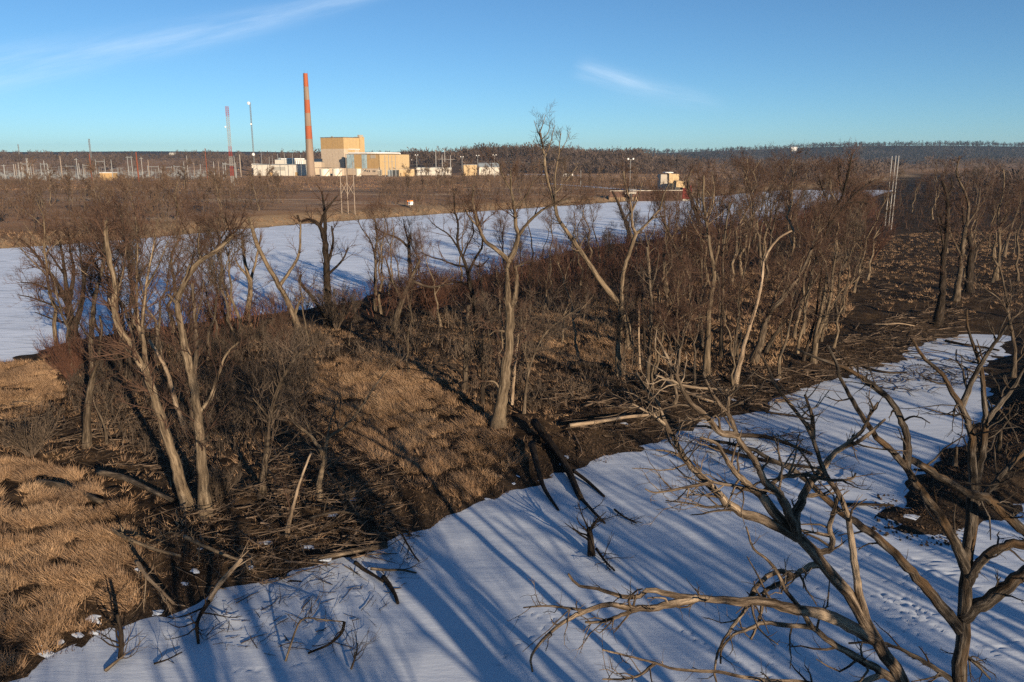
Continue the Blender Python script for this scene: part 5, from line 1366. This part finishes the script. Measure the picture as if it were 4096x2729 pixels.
for q_, (n_, where, poly) in enumerate((
        (6500, 'lower left of the island', [(-150, 1060), (150, 1080), (300, 1180), (330, 1330), (200, 1480), (-150, 1600)]),
        (2300, 'left edge above the river', [(-120, 850), (110, 815), (150, 940), (0, 1000), (-120, 1000)]),
        (6500, 'sunny slope left of the giant trunk', [(720, 850), (900, 800), (1010, 880), (1150, 960), (1200, 1040), (1080, 1130), (880, 1080), (740, 960)]),
        (3000, 'slope right of the giant trunk', [(1200, 730), (1440, 690), (1450, 830), (1300, 850), (1220, 820)]))):
    grass('dry_grass', 'matted tan dry grass tussocks on the ' + where, poly, n_, 19, (.2, .6), 71 + q_ * 10, shore=(.6, 2.0), thr=.50, wd=.02)
grass('dry_grass', 'thin brown grass and weeds between the grass patches of the island', [(0, 850), (200, 830), (560, 760), (900, 745), (1180, 700), (1500, 690), (1480, 860), (1240, 1000), (1180, 1090), (960, 1220), (640, 1320), (380, 1400), (150, 1500), (-120, 1600), (-200, 900)], 7000, 10, (.15, .5), 171, shore=(.5, 2.0), thr=.42, wd=.02)
grass('dry_grass', 'dry tan grass on the clearing at right', [(1950, 560), (2100, 540), (2500, 520), (2500, 720), (2000, 720)], 3600, 11, (.2, .5), 72, thr=.54, wd=.03)
grass('dry_grass', 'thin dry grass under the right grove', [(1480, 690), (1950, 560), (1960, 740), (1750, 860), (1500, 880)], 3500, 12, (.3, .7), 73, thr=.45, wd=.035)
grass('leaf_litter', 'dark brown leaf litter and dead weeds along the slough shore', [(0, 1250), (300, 1250), (640, 1200), (960, 1100), (1200, 1000), (1500, 900), (1900, 800), (2050, 760), (2050, 850), (1850, 920), (1500, 1060), (1200, 1150), (900, 1270), (560, 1370), (200, 1510), (0, 1560)], 9000, 8, (.08, .28), 74, mat='litter', shore=(.1, .5), thr=.25, wd=.03)
grass('leaf_litter', 'dark weeds on the muddy spit', [(2030, 1200), (2200, 980), (2353, 900), (2500, 900), (2500, 1200), (2150, 1230)], 3000, 8, (.08, .25), 75, mat='litter', shore=(.1, .4), thr=.25, wd=.03)
grass('far_shore_grass', 'dry tan grass along the far river shore', [(-60, 575), (-60, 545), (300, 535), (700, 500), (1000, 482), (1250, 465), (1560, 448), (1560, 455), (1200, 478), (900, 498), (520, 529), (300, 549)], 5500, 9, (.4, .9), 76, z=1, shore=(0, 0), thr=.42, wd=.045)

def field(name, label, poly, n, mat, ln, wd, seed, thr):
    r = np.random.default_rng(seed); w_ = Uw(poly, 3.0); xs_, ys_ = [p_[0] for p_ in w_], [p_[1] for p_ in w_]
    x, y = r.uniform(min(xs_), max(xs_), n * 8), r.uniform(min(ys_), max(ys_), n * 8)
    k_ = (sdist(w_, x, y) < 0) & (vnoise(x / 60, y / 14, seed) > thr) & (y > yfar(x) + 3); x, y = x[k_][:n], y[k_][:n]; n = len(x)
    b_ = np.stack([x, y, terrain(x, y) - .05], 1); d = np.stack([r.normal(size=n) * .5, r.normal(size=n) * .5, r.uniform(.4, 1, n)], 1) * r.uniform(*ln, n)[:, None]
    s_ = np.stack([r.uniform(.6, 1, n), r.normal(size=n) * .3, n * [0]], 1) * wd
    V = np.stack([b_ - s_, b_ + s_, b_ + d + s_ * .5, b_ + d - s_ * .6], 1).reshape(-1, 3)
    link(name, mesh(name, V, [np.arange(len(V)).reshape(-1, 4)], mat, False), kind='stuff', label=label, category='grass')


field('field_grass', 'tan stubble bands on the far fields left of the intake', [(-60, 440), (-60, 408), (600, 404), (1150, 404), (1560, 408), (1560, 425), (1000, 440)], 9000, 'stubble', (.2, .5), .3, 91, .46)
field('field_grass', 'reddish stubble bands on the far fields', [(-60, 440), (-60, 408), (600, 404), (1150, 404), (1560, 408), (1560, 425), (1000, 440)], 7000, 'stubble_red', (.2, .5), .3, 92, .50)
field('field_grass', 'tan stubble of the fields behind the intake and hill foot', [(1100, 402), (1250, 386), (1500, 376), (2000, 385), (2000, 415), (1560, 432), (1250, 420)], 8000, 'stubble', (.4, .9), .4, 93, .42)
field('field_grass', 'tan stubble on the slopes of the left ridge', [(-60, 400), (-60, 368), (600, 366), (700, 380), (1150, 372), (1150, 396), (600, 402)], 12000, 'stubble', (.6, 1.5), .9, 94, .5)

# ------------------------------------------------------------------ dead wood: fallen logs one by one, the loose sticks as one mass
def log(label, fr, pts, wpx, mat='bark_pale', z=.9, branches=0, seed=0, name='fallen_log', lift=.0, group='fallen logs by the slough', end=.6):
    r = np.random.default_rng(1500 + seed)
    P = [];
    for (x, y, *zz) in pts:
        q = G(*F(fr, x, y), 0.3); b_ = max(hz(q[0], q[1]), 0.0); q = G(*F(fr, x, y), b_ + (zz[0] if zz else .15)); P.append(q)
    P = resample(np.array(P), 14); k_ = pxm(P[0, 1], 1) / FR[fr][2]; R_ = wpx / 2 * k_ * np.linspace(1, end, 14) * (1 + .1 * (r.random(14) - .5))
    base = P[0].copy(); o = thing(name, label, 'log', tuple(base), 0, group)
    link('trunk', Buf().tubes(np.concatenate([P[:1], P]) - base, np.concatenate([[.01], R_]), 10).mesh('trunk', mat), o)
    if branches:
        A, AR = grow(P[None], R_[None], branches, (.15, 1), (25, 70), (.6, 2.4), 6, .45, .06, r, .12, .2, .015)
        B_, BR_ = grow(A, AR, 4, (.2, 1), (20, 60), (.3, 1.1), 4, .6, .03, r, .05, .22, .009)
        for q in range(branches): link('branch', Buf().tubes(A[q:q + 1] - base, AR[q:q + 1], 6, False).tubes(B_[4 * q:4 * q + 4] - base, BR_[4 * q:4 * q + 4], 4, False).mesh('branch', mat), o)
    return o


log('dark fallen trunk sliding from the bank onto the ice at mid picture', 'Z8', [(140, 500, .5), (200, 580, .4), (270, 680, .3), (320, 790, .15), (335, 820, .05)], 34, 'bark_dark', seed=1, branches=3)
log('dark curved trunk left of the sliding trunk, end on the ice', 'Z8', [(130, 590, .6), (150, 670, .5), (180, 770, .3), (240, 862, .05)], 32, 'bark_dark', seed=2, end=.25)
log('thin dark pole lying on the ice right of the sliding trunks', 'Z8', [(300, 700, .4), (360, 745, .2), (428, 806, .05)], 16, 'bark_dark', seed=3)
log('long brown log at the shore below the arm raised tree', 'M', [(960, 1190, .4), (800, 1215, .35), (600, 1255, .4), (420, 1290, .5)], 40, 'bark', seed=4)
log('thick dark root log on the snow pointing down', 'M', [(930, 1410, .1), (975, 1470, .15), (1010, 1530, .15), (1030, 1590, .1)], 36, 'bark_dark', seed=5, z=0)
log('slanting dark log from the brush heap over the snow', 'M', [(730, 1305, .5), (800, 1360, .3), (870, 1400, .15), (930, 1440, .08)], 30, 'bark_dark', seed=6)
log('brown splintered log beside the slanting dark log', 'M', [(840, 1350, .25), (960, 1360, .2), (1060, 1360, .2), (1160, 1380, .15)], 22, 'bark', seed=7, branches=2)
log('pale leaning trunk propped up out of the brush heap', 'Z6', [(1270, 1080, .1), (1330, 980, .9), (1400, 900, 1.6), (1470, 820, 2.2)], 34, 'wood_bare', seed=8, branches=2, end=.7)
log('pale branchy top fallen towards the snow at the brush heap', 'Z6', [(830, 830, 1.2), (900, 930, 1.0), (980, 1010, .8), (1060, 1090, .4)], 26, 'wood_bare', seed=9, branches=8)
log('long grey log lying across the brush heap', 'Z6', [(1125, 680, .8), (1230, 730, .8), (1340, 780, .7), (1480, 830, .6)], 28, 'bark_pale', seed=10, branches=4)
log('fallen log in the shaded grass left of the clump', 'Z6', [(230, 350, .4), (350, 370, .4), (480, 410, .4), (620, 470, .3)], 50, 'bark', seed=11)
log('snow topped fallen trunk leading to the left clump', 'Z6', [(600, 290, .5), (750, 320, .5), (880, 380, .5), (1050, 460, .4)], 40, 'bark', seed=12)
log('dark stump root frozen into the ice at lower left', 'Z6', [(735, 1420, .1), (740, 1330, .8), (735, 1240, 1.5), (715, 1160, 2.2)], 34, 'bark_dark', z=0, seed=13, branches=7, name='driftwood_snag')
log('black branching snag in the ice below the brush heap', 'Z6', [(1270, 1080, .2), (1220, 1160, .3), (1200, 1230, .3), (1210, 1330, .1)], 28, 'bark_dark', z=0, seed=14, branches=8, name='driftwood_snag')
log('twiggy branch arch frozen into the snow at bottom left', 'Z6', [(1740, 1440, .05), (1800, 1260, 1.0), (1850, 1180, 1.3), (1980, 1190, 1.2), (2100, 1200, .9)], 14, 'bark_pale', z=0, seed=15, branches=8, name='driftwood_snag')
log('bent dark branch beside the twiggy arch on the snow', 'Z6', [(2100, 1200, 1.0), (2080, 1270, .6), (2000, 1340, .3), (1880, 1390, .1)], 20, 'bark_dark', z=0, seed=16, branches=3, name='driftwood_snag')
log('dark root stump standing in open snow at mid slough', 'Z8', [(375, 1050, .0), (372, 990, .6), (365, 935, 1.1)], 36, 'bark_dark', z=0, seed=17, branches=9, name='driftwood_snag')
log('fine fallen branch on the snow right of the root stump', 'Z8', [(395, 1020, .2), (430, 1070, .2), (470, 1110, .1)], 12, 'bark_dark', z=0, seed=18, branches=8, name='driftwood_snag')
log('small dark branch in the snow near the shore', 'Z8', [(340, 820, .1), (385, 870, .15), (430, 915, .1)], 14, 'bark_dark', z=0, seed=19, branches=5, name='driftwood_snag')
log('sprig of dark twigs right of the small dark branch', 'Z8', [(470, 860, .1), (510, 890, .2), (560, 915, .1)], 10, 'bark_dark', z=0, seed=20, branches=7, name='driftwood_snag')
log('dark twiggy sprig at the foot of the picture on snow', 'Z6', [(2140, 1490, .1), (2170, 1400, .5), (2180, 1330, .9)], 14, 'bark', z=0, seed=21, branches=8, name='driftwood_snag')
log('bark slab lying on snow at lower left', 'Z6', [(640, 1500, .05), (700, 1450, .15), (760, 1400, .25)], 24, 'bark', z=0, seed=22, branches=5, name='driftwood_snag')
log('dark stick on snow below the black snag', 'Z6', [(940, 1455, .05), (1020, 1430, .2), (1110, 1385, .15)], 12, 'bark_dark', z=0, seed=23, branches=4, name='driftwood_snag')
log('long dead pole floating at the grove shore', 'Z8', [(960, 555, .3), (1080, 560, .3), (1180, 590, .25), (1280, 632, .1)], 20, 'bark_dark', seed=24, branches=4)
log('second dead pole below the long one at grove shore', 'Z8', [(860, 600, .3), (1000, 640, .3), (1150, 670, .2), (1300, 690, .1)], 18, 'bark_dark', seed=25, branches=5)
log('short dark log lying on the snow left of the muddy spit', 'Z8', [(1420, 838, .08), (1500, 838, .1), (1610, 842, .08)], 14, 'bark_dark', z=0, seed=26)
log('pale log on the dark mud of the grove shore', 'Z8', [(285, 515, .3), (400, 500, .3), (520, 480, .3), (640, 470, .3)], 18, 'wood_bare', seed=27)
log('pale fallen pole across the bare ground at right', 'R', [(420, 665, .3), (560, 665, .3), (680, 660, .3), (800, 680, .2)], 12, 'wood_bare', seed=28, branches=3)
log('dark drifted log over the far slough ice', 'R', [(340, 1050, .2), (480, 1085, .2), (600, 1100, .15), (730, 1095, .1)], 24, 'bark_dark', seed=29)
log('dark tilted log over the end of the slough', 'R', [(1080, 815, .3), (1250, 850, .3), (1400, 870, .2), (1560, 900, .2)], 26, 'bark_dark', seed=30, branches=3)
log('fallen black trunk in the grass behind the giant', 'Q', [(0, 1150, .4), (120, 1150, .4), (260, 1160, .4)], 56, 'bark_dark', seed=31)
log('root ball and trunk on the shore before the grove', 'Q', [(560, 1215, .5), (700, 1300, .5), (850, 1370, .4), (1000, 1420, .3)], 24, 'wood_bare', seed=32, branches=5)

log('short broken stump on the muddy spit, the taller one', 'Z8', [(2045, 630, 0), (2048, 590, .9), (2052, 540, 1.9)], 22, 'bark', seed=33, name='stump', end=.7)
log('jagged stump at the water side of the muddy spit', 'Z8', [(1866, 690, 0), (1868, 650, .7), (1872, 605, 1.5)], 24, 'bark', seed=34, name='stump', end=.5)
log('broken branchy top lying at the left end of brush heap', 'Z6', [(680, 640, .3), (800, 700, .8), (950, 760, .8), (1100, 800, .5)], 26, 'bark_pale', seed=35, branches=9)
log('dark branchy crown fallen below the arm raised tree', 'M', [(420, 1000, .6), (560, 960, .9), (680, 960, .8), (860, 1000, .4)], 22, 'bark', seed=36, branches=10)
log('grey branchy limb fallen beside the arm raised tree', 'M', [(540, 680, .9), (640, 800, .7), (720, 920, .5), (780, 1040, .2)], 18, 'bark_pale', seed=37, branches=7)
log('tangled dark limb hanging over the ice left of mid shore', 'M', [(1020, 1040, .9), (1080, 1150, .5), (1140, 1250, .2), (1180, 1300, .05)], 16, 'bark_dark', seed=38, branches=8)
log('pale fallen pole before the bone pale snag', 'Q', [(720, 1290, .5), (860, 1310, .5), (1000, 1320, .4), (1090, 1330, .3)], 22, 'wood_bare', seed=39, branches=3)
log('long dead limb reaching from grove shore over the ice', 'Q', [(1180, 1420, .5), (1350, 1480, .4), (1500, 1500, .25), (1640, 1530, .1)], 18, 'bark_dark', seed=40, branches=9)


def sticks(name, label, areas, seed, mat='stick'):
    r = np.random.default_rng(seed); bf = Buf()
    for fr, poly, n, ln, rad, zz, ang in areas:
        w_ = [tuple(G(*F(fr, *p_), .3)[:2]) for p_ in poly]; xs_, ys_ = [p_[0] for p_ in w_], [p_[1] for p_ in w_]
        x, y = r.uniform(min(xs_), max(xs_), n * 5), r.uniform(min(ys_), max(ys_), n * 5); k_ = sdist(w_, x, y) < 0; x, y = x[k_][:n], y[k_][:n]; n = len(x)
        z = np.maximum(terrain(x, y), 0) + r.random(n) ** 1.6 * zz + .03
        a = r.normal(size=n) * 1.1 + ang; L_ = r.uniform(*ln, n); d = np.stack([np.cos(a), np.sin(a), r.normal(size=n) * .10 + zz * .12 * r.normal(size=n)], 1); pts = [np.stack([x, y, z], 1)]
        for _ in range(3): pts.append(pts[-1] + d * L_[:, None] / 3); d = unit(d + r.normal(size=d.shape) * np.array([.16, .16, .06])[None])
        P = np.stack(pts, 1); P[:, :, 2] = np.maximum(P[:, :, 2], np.maximum(terrain(P[:, :, 0], P[:, :, 1]), 0) + .02)
        R_ = (rad[0] + (rad[1] - rad[0]) * r.random(n) ** 3)[:, None] * np.array([1, .9, .7, .35])[None]
        bf.tubes(P, R_, 4, False)
        A, AR = grow(P, R_, 3, (.3, 1), (20, 60), (ln[0] * .3, ln[1] * .3), 3, .6, .03, r, .02, .2, .007); A[:, :, 2] = np.maximum(A[:, :, 2], np.maximum(terrain(A[:, :, 0], A[:, :, 1]), 0) + .02)
        bf.ribs(A, AR, r)
    link(name, bf.mesh(name, mat), kind='stuff', label=label, category='driftwood')


sticks('driftwood', 'loose pale sticks drifted along the grove shore', [
    ('U', [(1230, 930), (1500, 880), (1900, 850), (1950, 860), (1700, 960), (1500, 1010), (1300, 1010)], 420, (.8, 3.4), (.012, .085), .5, .1),
    ('U', [(1850, 830), (2050, 740), (2200, 720), (2200, 770), (2120, 810), (1960, 860)], 380, (.8, 3.5), (.015, .07), .4, .05),
    ('U', [(1750, 640), (2200, 640), (2200, 740), (1850, 820)], 150, (.8, 3.5), (.015, .07), .3, .05),
    ('U', [(1500, 1010), (1700, 970), (1900, 1000), (1960, 1110), (1800, 1120), (1650, 1060)], 160, (.6, 2.4), (.012, .04), .25, -.4)], 81)
sticks('driftwood', 'heap of grey sticks and brush at the lower left shore', [
    ('U', [(420, 1200), (620, 1150), (900, 1180), (930, 1240), (800, 1300), (640, 1330), (520, 1350), (400, 1330)], 480, (.4, 2.8), (.010, .06), 1.1, .3),
    ('U', [(560, 1060), (700, 1050), (900, 1120), (900, 1190), (640, 1170)], 260, (.4, 2.0), (.010, .045), .5, .2),
    ('U', [(0, 960), (300, 960), (450, 1080), (400, 1140), (150, 1090), (0, 1060)], 300, (.5, 2.4), (.010, .045), .5, .3)], 82)
sticks('driftwood', 'dark sticks frozen into the slough snow', [
    ('U', [(430, 1400), (640, 1340), (800, 1300), (960, 1260), (900, 1400), (700, 1500), (480, 1480)], 130, (.3, 1.3), (.008, .03), .15, .8),
    ('U', [(1940, 870), (2100, 830), (2280, 800), (2230, 880), (2050, 900)], 260, (.6, 2.6), (.012, .05), .15, .1)], 83, 'mudroot')

# thin remnants of snow caught on the bank
r = np.random.default_rng(18); bf = Buf(); n_ = 0
while n_ < 34:
    u, v = r.uniform(0, 2350), r.uniform(780, 1500); q = G(*F('U', u, v), .4); d_ = sdist(SLOUGH, q[:1], q[1:2])[0]
    if d_ < .3 or d_ > 5 * r.random() ** 2 + .5 or q[0] > 26: continue
    n_ += 1; rr = r.uniform(.1, .35); a = np.linspace(0, 2 * pi, 9, endpoint=False); R_ = rr * r.uniform(.5, 1.2, 9); x, y = q[0] + R_ * np.cos(a) * 1.6, q[1] + R_ * np.sin(a)
    z0 = hz(q[0], q[1]); V = np.stack([x, y, np.minimum(terrain(x, y), z0 + .05) + .0], 1); bf.add(np.concatenate([[[q[0], q[1], z0 + .06]], V]), [[(0, 1 + i_, 1 + (i_ + 1) % 9) for i_ in range(9)]])
link('snow_remnants', bf.mesh('snow_remnants', 'snow'), kind='stuff', label='thin scraps of snow caught along the slough bank', category='snow')

# dark clods scattered on the snow along the muddy spit
r = np.random.default_rng(8); bf = Buf()
for _ in range(520):
    x, y = r.uniform(1530, 1930), r.uniform(800, 1010); q = G(*F('Z8', x, y)); d_ = sdist(SLOUGH, q[:1], q[1:2])[0]
    if d_ > .3 or r.random() < -d_ / 2.6: continue
    s_ = r.uniform(.03, .12); V = r.normal(size=(6, 3)) * .3 + np.array([(1, 0, 0), (-1, 0, 0), (0, 1, 0), (0, -1, 0), (0, 0, 1), (0, 0, -.5)]); bf.add(V * s_ + [q[0], q[1], .03], [[(0, 2, 4), (2, 1, 4), (1, 3, 4), (3, 0, 4), (2, 0, 5), (1, 2, 5), (3, 1, 5), (0, 3, 5)]])
link('mud_clods', bf.mesh('mud_clods', 'mudroot', False), kind='stuff', label='dark clods of mud scattered on snow by the spit', category='mud')

# ------------------------------------------------------------------ the winter air
hm = bpy.data.materials.new('winter_haze'); hm.use_nodes = True; t = hm.node_tree; t.nodes.clear()
pv = N(t, 'ShaderNodeVolumePrincipled'); pv.inputs['Color'].default_value = (.55, .78, 1, 1); pv.inputs['Density'].default_value = .00006; pv.inputs['Anisotropy'].default_value = .2
ho = N(t, 'ShaderNodeOutputMaterial'); t.links.new(pv.outputs[0], ho.inputs['Volume']); MAT['haze'] = hm
link('haze', Buf().box(-7200, 7200, -400, 8300, -2.5, 160).mesh('haze', 'haze', False), kind='stuff', label='thin cold haze in the air', category='haze')
